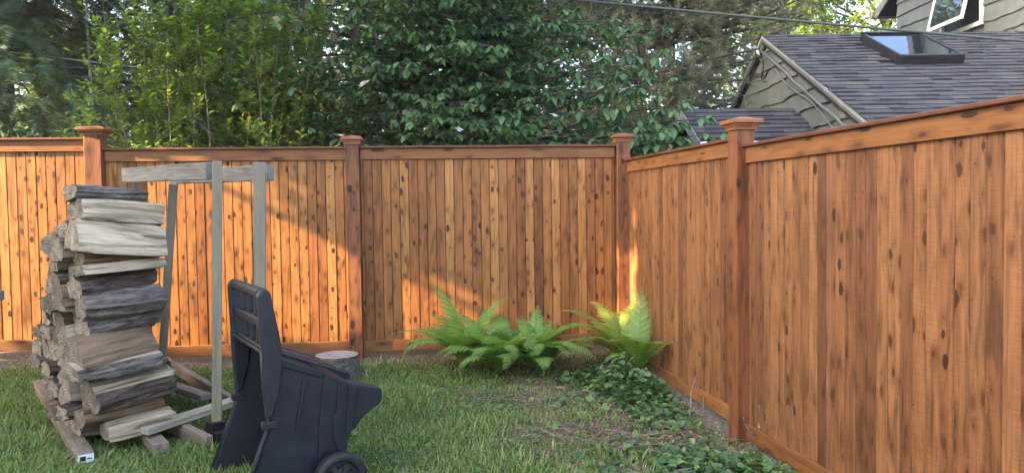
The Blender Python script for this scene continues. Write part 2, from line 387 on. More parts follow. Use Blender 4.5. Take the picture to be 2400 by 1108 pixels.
M['l_dog'] = leaf_mat('dogwood_leaf', [(0.054,0.113,0.057),(0.077,0.153,0.075),(0.097,0.188,0.085),(0.136,0.245,0.103)], .40, .32)
M['l_shrub'] = leaf_mat('shrub_leaf', [(0.059,0.124,0.031),(0.097,0.184,0.040),(0.130,0.232,0.050),(0.194,0.292,0.066)], .42, .40)
M['l_hem'] = leaf_mat('hemlock_needle', [(0.033,0.073,0.048),(0.048,0.100,0.060),(0.065,0.128,0.073)], .6, .2)
M['l_pine'] = leaf_mat('pine_needle', [(0.106,0.131,0.088),(0.144,0.169,0.110),(0.181,0.194,0.131),(0.213,0.194,0.131)], .55, .2)
M['l_maple'] = leaf_mat('maple_leaf', [(.075,.130,.025),(.12,.19,.035),(.16,.23,.045)], .5, .45)
M['l_back'] = leaf_mat('woodland_leaf', [(.045,.090,.030),(.075,.135,.038),(.12,.19,.048)], .5, .4)
M['l_shade'] = leaf_mat('occluder_leaf', [(.030,.060,.020),(.045,.085,.028)], .5, .15)
M['l_fern'] = leaf_mat('fern_leaflet', [(0.146,0.275,0.066),(0.190,0.341,0.083),(0.246,0.407,0.099)], .45, .4)
M['l_fern_y'] = leaf_mat('fern_leaflet_yellow', [(0.202,0.297,0.061),(0.302,0.385,0.083),(0.168,0.275,0.066)], .45, .4)
M['l_ivy'] = leaf_mat('ivy_leaf', [(0.043,0.100,0.043),(0.065,0.138,0.058),(0.101,0.188,0.070),(0.162,0.275,0.078)], .38, .25, spec=.5)
M['l_weed'] = leaf_mat('weed_leaf', [(.085,.17,.05),(.12,.22,.06),(.17,.26,.07)], .5, .3)
M['l_litter'] = leaf_mat('dead_leaf', [(0.120,0.094,0.061),(0.192,0.156,0.106),(0.256,0.215,0.152),(0.080,0.066,0.042),(0.336,0.296,0.228)], .8, .15)
M['grass'] = leaf_mat('grass_blade', [(0.110,0.193,0.050),(0.150,0.248,0.062),(0.188,0.291,0.077),(0.246,0.326,0.105),(0.130,0.218,0.055),(0.389,0.363,0.176)], .5, .3)
M['petal'] = leaf_mat('dogwood_petal', [(.78,.74,.68),(.82,.80,.76),(.72,.60,.55)], .6, .3, tcol=(1, 1, 1))
M['bark'] = bark_mat('tree_bark', (.035,.030,.026), (.075,.065,.055), (.13,.115,.10))
M['bark_tan'] = bark_mat('tan_bark', (.09,.075,.058), (.16,.135,.105), (.24,.205,.165))
M['bark_birch'] = bark_mat('birch_bark', (.20,.19,.18), (.55,.54,.51), (.75,.73,.70))
M['twig'] = plain_mat('dead_twig', (.22,.18,.14), .85, .3, 20)

def ground_mat():
    m, nt, ns, ls, bs = new_mat('lawn_soil')
    tc = nd(ns, 'ShaderNodeTexCoord')
    n = nd(ns, 'ShaderNodeTexNoise'); n.inputs['Scale'].default_value = 1.6; n.inputs['Detail'].default_value = 6; ls.new(tc.outputs['Object'], n.inputs['Vector'])
    f = nd(ns, 'ShaderNodeTexNoise'); f.inputs['Scale'].default_value = 70; f.inputs['Detail'].default_value = 4; ls.new(tc.outputs['Object'], f.inputs['Vector'])
    soil = ramp(ns, [(.3, (.065,.050,.035)), (.5, (.15,.115,.08)), (.72, (.31,.245,.175))]); ls.new(f.outputs['Fac'], soil.inputs[0])
    green = ramp(ns, [(.3, (.035,.060,.020)), (.7, (.085,.14,.045))]); ls.new(f.outputs['Fac'], green.inputs[0])
    sp = nd(ns, 'ShaderNodeSeparateXYZ'); ls.new(tc.outputs['Object'], sp.inputs[0])
    # bare strip by the fences and the cleared corner
    a = math_n(ns, ls, 'MULTIPLY_ADD', sp.outputs[0], .5, .02)
    a = math_n(ns, ls, 'MULTIPLY_ADD', n.outputs['Fac'], 1.1, a)
    r_ = ramp(ns, [(.42, 0.0), (.75, 1.0)]); ls.new(a, r_.inputs[0])
    ln = math_n(ns, ls, 'MULTIPLY_ADD', sp.outputs[0], -.087, sp.outputs[1])
    st = ramp(ns, [(.0, 0.0), (1, 1.0)]); ls.new(math_n(ns, ls, 'MULTIPLY_ADD', ln, 3.6, -23.6), st.inputs[0])
    fac = math_n(ns, ls, 'MAXIMUM', r_.outputs[0], st.outputs[0])
    ls.new(mix_c(ns, ls, fac, green.outputs[0], soil.outputs[0]), bs.inputs['Base Color'])
    bs.inputs['Roughness'].default_value = .95; bs.inputs['Specular IOR Level'].default_value = .1
    b = nd(ns, 'ShaderNodeBump'); b.inputs['Strength'].default_value = .7; b.inputs['Distance'].default_value = .03
    ls.new(f.outputs['Fac'], b.inputs['Height']); ls.new(b.outputs[0], bs.inputs['Normal'])
    return m
M['ground'] = ground_mat()

# ------------------------------------------------------------------ ground
def sst(t): t = np.clip(t, 0, 1); return t*t*(3-2*t)
def gz(x, y):
    x = np.asarray(x, float); y = np.asarray(y, float)
    h = .065*sst((y-5.0)/1.9)-.095*sst((x-.2)/1.2)*sst((6.6-y)/1.6)
    h = h+.09*sst((-x-2.9)/1.0)*sst((y-5.6)/1.1)
    return h+.012*np.sin(x*2.1+y*1.3)*np.sin(y*1.7-x)*(y < 8)
def make_ground():
    xs = np.concatenate([np.linspace(-300, -9, 14), np.linspace(-8, 8, 110), np.linspace(9, 300, 14)])
    ys = np.concatenate([np.linspace(-300, 0, 14), np.linspace(.5, 9, 80), np.linspace(10, 400, 16)])
    X, Y = np.meshgrid(xs, ys); Z = gz(X, Y)
    near = (np.abs(X) < 6) & (Y > 1) & (Y < 8.5)
    Z = Z+near*rng.normal(0, .005, X.shape)
    V = np.stack([X, Y, Z], -1).reshape(-1, 3); nx = len(xs); ny = len(ys)
    i = (np.arange(ny-1)[:, None]*nx+np.arange(nx-1)[None]).ravel()
    F = np.stack([i, i+1, i+nx+1, i+nx], -1)
    o = link_mesh('ground', np_mesh('ground', V, F, M['ground'], True), None); tag(o, kind='structure')
make_ground()

# ------------------------------------------------------------------ fences
BACK_RZ = math.atan(.0872)
def back_pt(x, off=0.0): return Vector((x-off*math.sin(BACK_RZ), 7.044+.0872*(x-.97)+off*math.cos(BACK_RZ), 0))
RIGHT_RZ = math.atan2(-1.0, .176)
def right_pt(y, off=0.0): return Vector((1.03+.176*(7.07-y)-off*math.sin(RIGHT_RZ), y+off*math.cos(RIGHT_RZ), 0))

BP = .0805
def board_mesh(name, w, mat, h0=.03, h1=1.79):
    c = .0075; y0 = .018; y1 = .036
    mb = MB(); prof = [(.0012, y0+.013), (.0014, y0+c), (.005, y0), (w-.005, y0), (w-.0014, y0+c), (w-.0012, y0+.011), (w+.0045, y0+.0112), (w+.0045, y0+.0145), (w-.0012, y0+.0147), (w-.0012, y1), (.0012, y1)]
    n = len(prof); vs = [(x, y, h0) for x, y in prof]+[(x, y, h1) for x, y in prof]
    fs = [tuple(range(n-1, -1, -1)), tuple(range(n, 2*n))]+[(i, (i+1) % n, (i+1) % n+n, i+n) for i in range(n)]
    mb.add(vs, fs); return mb.mesh(name, mat)
BOARD = {k: board_mesh('board', BP, M[k]) for k in ('cedar', 'cedar_r')}

def fence_panel(label, origin, rz, length, z, mat='cedar', start=0.0):
    root = empty('fence', (origin.x, origin.y, z), rz)
    tag(root, label, 'fence', 'cedar fence sections')
    n = int(length/BP); rest = (length-n*BP)/2
    for side in (0, 1):                                        # trimmed filler boards beside the posts
        if rest > .008:
            o = link_mesh('board', board_mesh('board', rest-.001, M[mat]), None, root)
            o.location = (0 if side == 0 else length-rest, rnd.uniform(0, .002), 0)
    for i in range(n):
        o = link_mesh('board', BOARD[mat], None, root)
        o.location = (rest+i*BP, rnd.uniform(-.0015, .002), rnd.uniform(-.004, .004)); o.rotation_euler = (0, rnd.uniform(-.0008, .0008), 0)
    mb = MB().box((0.001, -.001, 1.712), (length-.001, .0172, 1.809), ch=.003); mb.build('top_rail', M['cedar_x'], root)
    mb = MB().box((-.004, -.024, 1.8095), (length+.004, .062, 1.83), ch=.004); mb.build('cap_strip', M['cedar_cap'], root)
    mb = MB().box((0.001, -.002, 0.0), (length-.001, .0168, .098), ch=.003); mb.build('bottom_rail', M['cedar_x'], root)
    mb = MB().box((.01, .038, .35), (length-.01, .076, .44)).box((.01, .038, 1.40), (length-.01, .076, 1.49)); mb.build('rear_stringer', M['cedar_x'], root)
    return root

def fence_post(label, p, rz, zb, ztop, w=.12, cap=.092):
    root = empty('fence_post', (p.x, p.y, zb), rz); tag(root, label, 'fence post', 'cedar fence posts')
    h = ztop-zb; a = w/2
    MB().box((-a, -.055, 0), (a, w-.055, h-.05), ch=.004).build('post', M['cedar_post'], root)
    cy = w/2-.055; mb = MB()
    def layer(pts):
        vs = []; fs = []
        for r, z in pts: vs += [(-r, cy-r, z), (r, cy-r, z), (r, cy+r, z), (-r, cy+r, z)]
        for i in range(len(pts)-1):
            for j in range(4): fs.append((i*4+j, i*4+(j+1) % 4, (i+1)*4+(j+1) % 4, (i+1)*4+j))
        fs.append((3, 2, 1, 0)); k = (len(pts)-1)*4; fs.append((k, k+1, k+2, k+3))
        mb.add(vs, fs)
    layer([(a+.006, h-.088), (a+.010, h-.086), (a+.012, h-.072), (cap-.016, h-.056), (cap-.014, h-.048)])
    layer([(cap-.004, h-.0475), (cap, h-.044), (cap, h-.028), (cap-.006, h-.022), (.012, h), (.004, h+.001)])
    mb.build('post_cap', M['cedar_pcap'], root)
    return root

def span(fn, a, b): return (fn(b)-fn(a)).length
fence_panel('raised cedar fence section at the left edge, behind the firewood stack', back_pt(-5.95), BACK_RZ, span(back_pt, -5.95, -3.66), .218)
fence_panel('knotty cedar fence section behind the grey timber rack', back_pt(-3.512), BACK_RZ, span(back_pt, -3.512, -1.468), .125)
fence_panel('knotty cedar fence section behind the ferns, between two capped posts', back_pt(-1.342), BACK_RZ, span(back_pt, -1.342, .950), .127)
p = right_pt(6.975)
fence_panel('cedar fence section turning from the corner towards the viewer', p, RIGHT_RZ, span(right_pt, 6.975, 4.862), -.012, 'cedar_r')
fence_panel('nearest cedar fence section, filling the right side of the yard', right_pt(4.738), RIGHT_RZ, span(right_pt, 4.738, 2.30), -.064, 'cedar_r')
fence_post('thick cedar fence post with wide cap above the firewood stack', back_pt(-3.585), BACK_RZ, -.1, 2.15, .142, .118)
fence_post('dark-knotted cedar fence post behind the tree stump', back_pt(-1.405), BACK_RZ, -.1, 2.055)
fence_post('cedar corner post where the two fences meet', back_pt(1.018), BACK_RZ, -.1, 2.062)
fence_post('tall nearest cedar fence post in front of the dark shingled roofs', right_pt(4.80), RIGHT_RZ, -.3, 1.94, .12, .098)
# ------------------------------------------------------------------ house beyond the right fence
house = empty('house', (5.5, 10.8, 0)); tag(house, 'sage green house with dark shingled roofs beyond the right fence', 'house')
HO = Vector((5.5, 10.8, 0))
def hb(mb, name, mat, parent=house, smooth=False):
    """build with world coordinates, parented under the house"""
    mb.v = [(x-HO.x, y-HO.y, z-HO.z) for x, y, z in mb.v]
    return mb.build(name, mat, parent, smooth)
RX0, RY, RZ, RM = 3.594, 11.0, 3.771, .485
WX = 3.665                                              # gable wall plane
def roof_z(y): return RZ-RM*(RY-y) if y < RY else RZ-.52*(y-RY)
# main roof slabs
YE, YF = 6.9, 14.6
mb = MB()
for a, b in ((YE, RY), (RY, YF)):
    za, zb = roof_z(a), roof_z(b)
    vs = [(RX0+.01, a, za), (9.6, a, za), (9.6, b, zb), (RX0+.01, b, zb)]
    vs += [(x, y, z-.12) for x, y, z in vs]
    mb.add(vs, [(0,1,2,3),(7,6,5,4),(0,4,5,1),(1,5,6,2),(2,6,7,3),(3,7,4,0)])
roof = hb(mb, 'roof', M['roofdark'])
# shingles: every tab a piece of its own
SH = {}
def shingle_mesh(w, lift):
    key = (w, lift)
    if key not in SH:
        e = .150
        t0 = .017+lift*1.3
        vs = [(.001, -.012, .001), (w-.001, -.012, .001), (w-.001, e, .0), (.001, e, .0), (.001, -.012, t0), (w-.001, -.012, t0), (w-.001, e, .004), (.001, e, .004)]
        SH[key] = MB().add(vs, [(4,5,6,7), (0,1,5,4), (1,2,6,5), (3,0,4,7)]).mesh('shingle', M['shingle'])
    return SH[key]
def shingle_field(x0, x1, ridge_y, ridge_z, m, rows, parent, vis, maxn, ex=.143, skip=None):
    ang = math.atan(m); u = Vector((0, math.cos(ang), math.sin(ang))); nrm = Vector((0, -math.sin(ang), math.cos(ang)))
    rest = MB(); n = 0; cand = []
    for k in range(rows):
        p0 = Vector((0, ridge_y, ridge_z))-u*(ex*(k+1)-.02)
        x = x0-rnd.uniform(0, .18)
        while x < x1:
            w = rnd.choice((.14, .18, .22, .26, .30)); lift = rnd.choice((0, 0, .005, .009))
            xa = max(x, x0); wa = min(w, x1-xa, x+w-xa)
            x += w
            if wa < .03: continue
            q = p0+Vector((xa, 0, 0))+nrm*(.002+.0004*k)
            if skip and skip(xa, xa+wa, q.y): continue
            cand.append((q, round(wa, 2) if wa == w else wa, lift))
    vis_c = [c for c in cand if vis(c[0])]
    chosen = set(id(c) for c in vis_c[:maxn])
    for c in cand:
        q, wa, lift = c
        if id(c) in chosen:
            o = link_mesh('shingle', shingle_mesh(wa, lift), None, parent)
            o.location = q-HO; o.rotation_euler = (ang, 0, 0)
        else:
            me = shingle_mesh(wa, lift); Mx = Matrix.Translation(q) @ Matrix.Rotation(ang, 4, 'X')
            rest.add([tuple(v.co) for v in me.vertices], [tuple(p.vertices) for p in me.polygons], 0, Mx)
    if rest.v:
        o = hb(rest, 'shingle_rows', M['shingle'], parent); o['kind'] = 'stuff'
SKY = (4.79, 5.60, 9.55, 10.60)
shingle_field(RX0-.015, 9.6, RY, RZ+.004, RM, 31, roof,
              lambda q: q.y > 7.75 and q.x < .667*q.y+.12, 300,
              skip=lambda a, b, y: b > SKY[0]+.05 and a < SKY[1]-.05 and SKY[2]+.03 < y < SKY[3]-.15)
# ridge cap pieces
for i in range(20):
    x = RX0-.02+i*.2
    w = .21
    mb = MB().add([(x,RY-.13,RZ-.045),(x+w,RY-.13,RZ-.05),(x+w,RY,RZ+.012),(x,RY,RZ+.022),(x+w,RY+.13,RZ-.05),(x,RY+.13,RZ-.045),
                   (x,RY-.13,RZ-.06),(x+w,RY-.13,RZ-.06)], [(0,1,2,3),(3,2,4,5),(6,7,1,0)])
    hb(mb, 'ridge_cap', M['shingle'], roof)
# barge boards and drip edges along the gable
for a, b in ((YE, RY), (RY, YF)):
    za, zb = roof_z(a), roof_z(b)
    vs = [(RX0, a, za-.004), (RX0, b, zb-.004), (RX0, b, zb-.075), (RX0, a, za-.075), (RX0+.03, a, za-.004), (RX0+.03, b, zb-.004), (RX0+.03, b, zb-.075), (RX0+.03, a, za-.075)]
    hb(MB().add(vs, [(0,1,2,3),(4,7,6,5),(3,2,6,7),(0,4,5,1)]), 'barge_board', M['trimgray'])
    vs = [(RX0-.012, a, za+.006), (RX0-.012, b, zb+.006), (RX0-.012, b, zb-.03), (RX0-.012, a, za-.03), (RX0+.005, a, za+.006), (RX0+.005, b, zb+.006), (RX0+.005, b, zb-.03), (RX0+.005, a, za-.03)]
    hb(MB().add(vs, [(0,1,2,3),(4,7,6,5),(3,2,6,7),(0,4,5,1)]), 'drip_edge', M['drip'])
# walls behind the siding
mb = MB().prism([(YE+.35, 0), (YF-.35, 0), (YF-.35, roof_z(YF-.35)-.1), (RY, RZ-.1), (YE+.35, roof_z(YE+.35)-.1)], 0, 5.6)
mb.v = [(WX+.03+y, x, z) for x, y, z in mb.v]
wall = hb(mb, 'wall', M['trimgray'])
def live_edge(y, s):
    v = .045*mnoise.noise(Vector((y*1.1, s*7.3, 0)))+.026*mnoise.noise(Vector((y*3.4, s*3.1, 4)))
    q = mnoise.noise(Vector((y*1.9, s*11.7, 8)))
    return v-.05*max(0, abs(q)-.34)
def siding_board(parent, X, y0, y1, z0, top_fn, s, ex=.245, th=.036, side=-1):
    n = max(int((y1-y0)/.04), 2); vs = []; fs = []
    for i in range(n+1):
        y = y0+(y1-y0)*i/n; t = top_fn(y)
        zb = min(z0+live_edge(y, s), t); zt = min(z0+ex+.06, t)
        zt = max(zt, zb)
        vs += [(X+side*th, y, zb), (X+side*.004, y, zt), (X+side*-.01, y, zb)]
    for i in range(n):
        a = i*3; b = a+3
        fs += [(a, a+1, b+1, b), (a, b, b+2, a+2)]
    return hb(MB().add(vs, fs), 'siding_board', M['siding'], parent)
s = 0
for z0 in [3.52-.245*i for i in range(0, 15)]:
    s += 1
    top = lambda y: roof_z(y)-.15
    ya = RY-(RZ-.15-z0)/RM+.02; yb = RY+(RZ-.15-z0)/.52-.02
    if z0 > RZ-.17: continue
    siding_board(wall, WX, max(ya, YE+.35), min(yb, YF-.35), z0, top, s)
hb(MB().box((WX-.05, YE+.38, -.3), (WX-.02, YF-.38, .05)), 'skirt_board', M['trimgray'], wall)
# porch wing
PY, PZ, PX0, PM = 9.914, 2.60, 2.214, .50
mb = MB()
for a, b in ((8.98, PY), (PY, 10.85)):
    za = PZ-PM*abs(PY-a); zb = PZ-PM*abs(PY-b)
    vs = [(PX0+.01, a, za), (WX-.005, a, za), (WX-.005, b, zb), (PX0+.01, b, zb)]; vs += [(x, y, z-.09) for x, y, z in vs]
    mb.add(vs, [(0,1,2,3),(7,6,5,4),(0,4,5,1),(1,5,6,2),(2,6,7,3),(3,7,4,0)])
proof = hb(mb, 'porch_roof', M['roofdark'])
shingle_field(PX0-.01, WX-.03, PY, PZ+.004, PM, 7, proof, lambda q: True, 120)
for i in range(8):
    x = PX0-.02+i*.19; w = .20
    hb(MB().add([(x,PY-.11,PZ-.05),(x+w,PY-.11,PZ-.045),(x+w,PY,PZ+.022),(x,PY,PZ+.012),(x+w,PY+.11,PZ-.05),(x,PY+.11,PZ-.05),(x,PY-.11,PZ-.06),(x+w,PY-.11,PZ-.06)],
               [(0,1,2,3),(3,2,4,5),(6,7,1,0)]), 'ridge_cap', M['shingle'], proof)
for a in (8.98, 10.85):
    za = PZ-PM*abs(PY-a)
    vs = [(PX0, a, za), (PX0, PY, PZ), (PX0, PY, PZ-.14), (PX0, a, za-.14), (PX0-.025, a, za), (PX0-.025, PY, PZ), (PX0-.025, PY, PZ-.14), (PX0-.025, a, za-.14)]
    hb(MB().add(vs, [(0,1,2,3),(4,7,6,5),(3,2,6,7),(0,4,5,1)]), 'barge_board', M['drip'], proof)
mb = MB().prism([(9.12, 0), (10.7, 0), (10.7, PZ-.5), (PY, PZ-.1), (9.12, PZ-.5)], 0, 1.2); mb.v = [(PX0+.14+y, x, z) for x, y, z in mb.v]
hb(mb, 'porch_wall', M['siding'])
hb(MB().box((PX0-.02, 8.90, PZ-PM*.934-.10), (WX-.04, 8.975, PZ-PM*.934-.012), ch=.01), 'gutter', M['white'])
# skylight on a raised curb
ang = math.atan(RM); u = Vector((0, math.cos(ang), math.sin(ang))); nrm = Vector((0, -math.sin(ang), math.cos(ang)))
sx0, sx1, sy0, sy1 = SKY; ln = (sy1-sy0)/math.cos(ang)
So = Vector((sx0, sy0, RZ-RM*(RY-sy0))); SM = Matrix.Translation(So-HO) @ Matrix.Rotation(ang, 4, 'X')
skl = empty('skylight', (0, 0, 0), 0, house); skl.matrix_local = SM
w = sx1-sx0
mb = MB().box((-.03, -.05, .0), (w+.03, 0, .03)).box((0, 0, .012), (w, .05, .115), ch=.006).box((0, ln-.06, .012), (w, ln, .12), ch=.006)
mb.box((0, .0505, .012), (.05, ln-.0605, .115), ch=.006).box((w-.05, .0505, .012), (w, ln-.0605, .115), ch=.006)
mb.build('curb', M['skyframe'], skl)
mb = MB().box((.0, .0, .116), (w, .065, .135), ch=.008).box((-.012, ln-.05, .121), (w+.012, ln+.02, .150), ch=.008)
mb.box((0, .0655, .116), (.04, ln-.0505, .135), ch=.006).box((w-.04, .0655, .116), (w, ln-.0505, .135), ch=.006)
mb.build('sash', M['skyframe'], skl)
MB().box((.041, .066, .108), (w-.041, ln-.051, .120)).build('pane', M['glass'], skl)
# upper storey
UX = 7.7
def up_z(y): return 6.75-.5*abs(13.0-y)+.02
mb = MB().prism([(11.15, 2.5), (15.35, 2.5), (15.35, up_z(15.35)-.1), (13.0, up_z(13)-.1), (11.15, up_z(11.15)-.1)], 0, 3.0)
mb.v = [(UX+.03+y, x, z) for x, y, z in mb.v]
uwall = hb(mb, 'upper_wall', M['trimgray'])
WY0, WY1, WZ0, WZ1 = 12.62, 13.72, 4.32, 5.45
for i in range(12):
    z0 = 5.80-.255*i; s += 1
    for a, b in ((11.15, 15.35),):
        t = lambda y: up_z(y)-.16
        if z0 > WZ1+.06 or z0+.31 < WZ0-.06: siding_board(uwall, UX, a, b, z0, t, s, .255)
        else:
            siding_board(uwall, UX, a, WY0-.075, z0, t, s, .255); siding_board(uwall, UX, WY1+.075, b, z0, t, s, .255)
mb = MB()
for a, b in ((10.6, 13.0), (13.0, 16.0)):
    za, zb = up_z(a), up_z(b)
    vs = [(UX-.12, a, za+.06), (11.2, a, za+.06), (11.2, b, zb+.06), (UX-.12, b, zb+.06)]; vs += [(x, y, z-.13) for x, y, z in vs]
    mb.add(vs, [(0,1,2,3),(7,6,5,4),(0,4,5,1),(1,5,6,2),(2,6,7,3),(3,7,4,0)])
hb(mb, 'upper_roof', M['roofdark'])
for a, b in ((10.6, 13.0), (13.0, 16.0)):
    za, zb = up_z(a), up_z(b); X0 = UX-.13
    vs = [(X0-.02, a, za+.07), (X0-.02, b, zb+.07), (X0-.02, b, zb-.13), (X0-.02, a, za-.13), (X0+.01, a, za+.07), (X0+.01, b, zb+.07), (X0+.01, b, zb-.13), (X0+.01, a, za-.13)]
    hb(MB().add(vs, [(0,1,2,3),(4,7,6,5),(3,2,6,7),(0,4,5,1)]), 'barge_board', M['trimgray'])
hb(MB().box((UX-.22, 15.98, up_z(16)-.09), (11.2, 16.1, up_z(16)+.05), ch=.012), 'gutter', M['trimgray'])
win = empty('window', Vector((UX, 13.17, WZ0))-HO, 0, house)
o = Vector((UX, 13.17, WZ0)); a = WY0-13.17; b = WY1-13.17; h = WZ1-WZ0
mb = MB().box((-.05, a-.07, -.07), (.03, b+.07, 0)).box((-.05, a-.07, h), (.03, b+.07, h+.07)).box((-.05, a-.07, .001), (.03, a, h-.001)).box((-.05, b, .001), (.03, b+.07, h-.001))
mb.build('frame', M['white'], win)
MB().box((.005, a, 0), (.012, b, h)).build('unlit_room_sheet', M['black_metal'], win)  # solid black sheet in place of the unlit room behind the sash
TM = Matrix.Translation((-.05, 0, h)) @ Matrix.Rotation(R(13), 4, 'Y') @ Matrix.Translation((0, 0, -h))
mb = MB().box((-.03, a+.01, .01), (.0, b-.01, .075), 0, TM).box((-.03, a+.01, h-.065), (.0, b-.01, h-.01), 0, TM)
mb.box((-.03, a+.01, .0755), (.0, a+.075, h-.0655), 0, TM).box((-.03, b-.075, .0755), (.0, b-.01, h-.0655), 0, TM)
mb.build('sash', M['white'], win)
MB().box((-.02, a+.076, .076), (-.012, b-.076, h-.066), 0, TM).build('pane', M['glass'], win)
# conduits and the service loop on the gable
def smooth_path(pts, k=4):
    P = [Vector(p) for p in pts]; out = []
    for i in range(len(P)-1):
        p0 = P[max(i-1, 0)]; p1 = P[i]; p2 = P[i+1]; p3 = P[min(i+2, len(P)-1)]
        for j in range(k):
            t = j/k; out.append(.5*((2*p1)+(p2-p0)*t+(2*p0-5*p1+4*p2-p3)*t*t+(3*p1-p0-3*p2+p3)*t**3))
    out.append(P[-1]); return out
c1 = [(3.60,11.15,3.608),(3.60,10.636,3.364),(3.60,10.182,3.144),(3.60,9.851,2.962),(3.60,9.527,2.81),(3.60,9.011,2.553),(3.60,8.385,2.252),(3.60,8.0,1.9),(3.60,7.9,.4)]
hb(MB().tube(smooth_path(c1), .017, 8), 'conduit', M['pipe'], house, True)
c2 = [(3.605,11.022,3.516),(3.605,10.585,3.262),(3.605,10.182,3.005),(3.605,9.736,2.794),(3.605,9.262,2.611),(3.605,8.715,2.278),(3.605,8.3,1.9),(3.605,8.2,.4)]
hb(MB().tube(smooth_path(c2), .009, 8), 'conduit', M['pipe'], house, True)
lp = [(3.60,11.45,3.57),(3.57,11.146,3.54),(3.57,10.908,3.392),(3.57,10.909,3.273),(3.57,10.963,3.162),(3.57,10.82,3.157),(3.57,10.68,3.227),(3.59,10.511,3.249)]
hb(MB().tube(smooth_path(lp, 6), .010, 6), 'wire_loop', M['wire'], house, True)
hb(MB().tube([(3.58, 11.2, 3.62), (3.60, 11.15, 3.50), (3.62, 11.1, 3.45)], .02, 8), 'insulator', M['white'], house, True)

# ------------------------------------------------------------------ overhead cables
def cable(name, label, a, b, sag, r, mat, n=24):
    a = Vector(a); b = Vector(b)
    pts = [a.lerp(b, i/n)+Vector((0, 0, -sag*4*(i/n)*(1-i/n))) for i in range(n+1)]
    c = pts[n//2].copy(); mb = MB().tube([p-a for p in pts], r, 6)
    o = mb.build(name, mat, None, True, a); tag(o, label, 'cable'); return o
cable('overhead_cable', 'thick grey-green overhead cable crossing above the skylight roof', (-6.5, 10.1, 4.95), (11.0, 8.8, 2.72), .09, .016, M['greencable'])
cable('service_wire', 'lower black service wire running into the gable peak', (3.56, 11.0, 3.47), (-3.0, 22, 4.75), .35, .017, M['wire'])
cable('service_wire', 'upper black service wire just above another, left of the gable', (3.56, 11.05, 3.60), (-3.0, 23, 5.1), .30, .014, M['wire'])
cable('utility_wire', 'highest and brightest of three thin wires before the dark evergreen', (-16, 8.5, 4.75), (-1.0, 14.2, 3.35), .12, .011, M['drip'])
cable('utility_wire', 'middle of three thin wires before the dark evergreen', (-16, 8.6, 4.25), (-1.0, 14.2, 3.48), .12, .007, M['pipe'])
cable('utility_wire', 'lowest of three thin wires before the dark evergreen', (-16, 8.7, 4.15), (-1.0, 14.2, 3.30), .10, .009, M['pipe'])
# ------------------------------------------------------------------ timber rack
rack = empty('timber_rack', (-2.2, 5.4, 0)); tag(rack, 'tall open firewood rack of grey timbers beside the log stack', 'rack')
RO = Vector((-2.2, 5.4, 0))
def rack_beam(name, a, b, w, h, mat, up=(0, 0, 1), taper=None):
    """timber whose local X (or Z for posts) follows the grain"""
    a = Vector(a); b = Vector(b); d = (b-a); ln = d.length; d.normalize()
    if mat.endswith('_z'):
        u = Vector(up); x = (u-d*u.dot(d)).normalized(); y = d.cross(x)
        mb = MB().box((-w/2, -h/2, 0), (w/2, h/2, ln), ch=.004)
        Mx = Matrix(((x.x, y.x, d.x, a.x), (x.y, y.y, d.y, a.y), (x.z, y.z, d.z, a.z), (0, 0, 0, 1)))
    else:
        u = Vector(up); y = u.cross(d).normalized(); z = d.cross(y)
        mb = MB().box((0, -w/2, -h/2), (ln, w/2, h/2), ch=.004)
        Mx = Matrix(((d.x, y.x, z.x, a.x), (d.y, y.y, z.y, a.y), (d.z, y.z, z.z, a.z), (0, 0, 0, 1)))
    o = mb.build(name, M[mat]); o.matrix_world = Mx; return o
def in_rack(o, root=rack, org=RO):
    o.matrix_world = Matrix.Translation(-org) @ o.matrix_world; o.parent = root; return o
UP = (-.35, -.94, 0)
in_rack(rack_beam('post', (-1.803, 4.60, .06), (-1.735, 4.55, 1.694), .056, .062, 'treated_z', (.92, .38, 0)))
in_rack(rack_beam('post', (-1.585, 4.74, .06), (-1.528, 4.68, 1.693), .070, .055, 'treated_z', (.96, .25, 0)))
in_rack(rack_beam('post', (-2.905, 6.30, .14), (-2.545, 5.80, 1.615), .060, .055, 'treated_z', (.96, .25, 0)))
in_rack(rack_beam('post', (-3.10, 6.12, .14), (-2.792, 5.76, 1.725), .045, .045, 'gray_x' if False else 'treated_z', (.96, .25, 0)))
in_rack(rack_beam('top_beam', (-2.86, 5.70, 1.673), (-1.80, 4.60, 1.640), .046, .104, 'gray_x'))
in_rack(rack_beam('top_beam', (-2.62, 5.97, 1.665), (-1.495, 4.795, 1.634), .046, .100, 'gray_x'))
in_rack(rack_beam('base_rail', (-3.10, 5.72, .075), (-1.78, 4.43, .05), .045, .089, 'brownplank_x'))
in_rack(rack_beam('base_rail', (-2.965, 6.48, .135), (-1.42, 4.60, .055), .045, .089, 'brownplank_x'))
in_rack(rack_beam('cross_rail', (-2.66, 5.70, .135), (-2.13, 5.275, .115), .085, .045, 'brownplank_x'))
for x, y, z in ((-1.80, 4.575, -.02), (-1.575, 4.72, -.02), (-2.915, 6.31, .02)):
    mb = MB().box((-.042, -.042, 0), (.042, .042, .16), ch=.003).box((-.05, -.11, 0), (.05, -.043, .115), ch=.003)
    o = mb.build('corner_bracket', M['black_metal'], rack, loc=Vector((x, y, z))-RO); o.rotation_euler = (0, 0, R(47))
# loose pale plank leaning across the rack base
o = rack_beam('loose_plank', (-2.185, 4.47, .115), (-1.62, 5.42, .165), .095, .042, 'treated_x')
tag(o, 'loose pale sawn plank lying across the rack base', 'plank')
# grey timber reaching in at the left edge
rail = empty('timber_rail', (-4.55, 6.0, .1)); tag(rail, 'grey timber end poking in at the left edge', 'timber')
for nm, a, b, mt in (('rail', (-.35, 0, .67), (.552, -.01, .665), 'gray_x'), ('post', (-.2, 0.06, -.05), (-.2, 0.06, .75), 'treated_z')):
    o = rack_beam(nm, a, b, .07, .075, mt); o.parent = rail

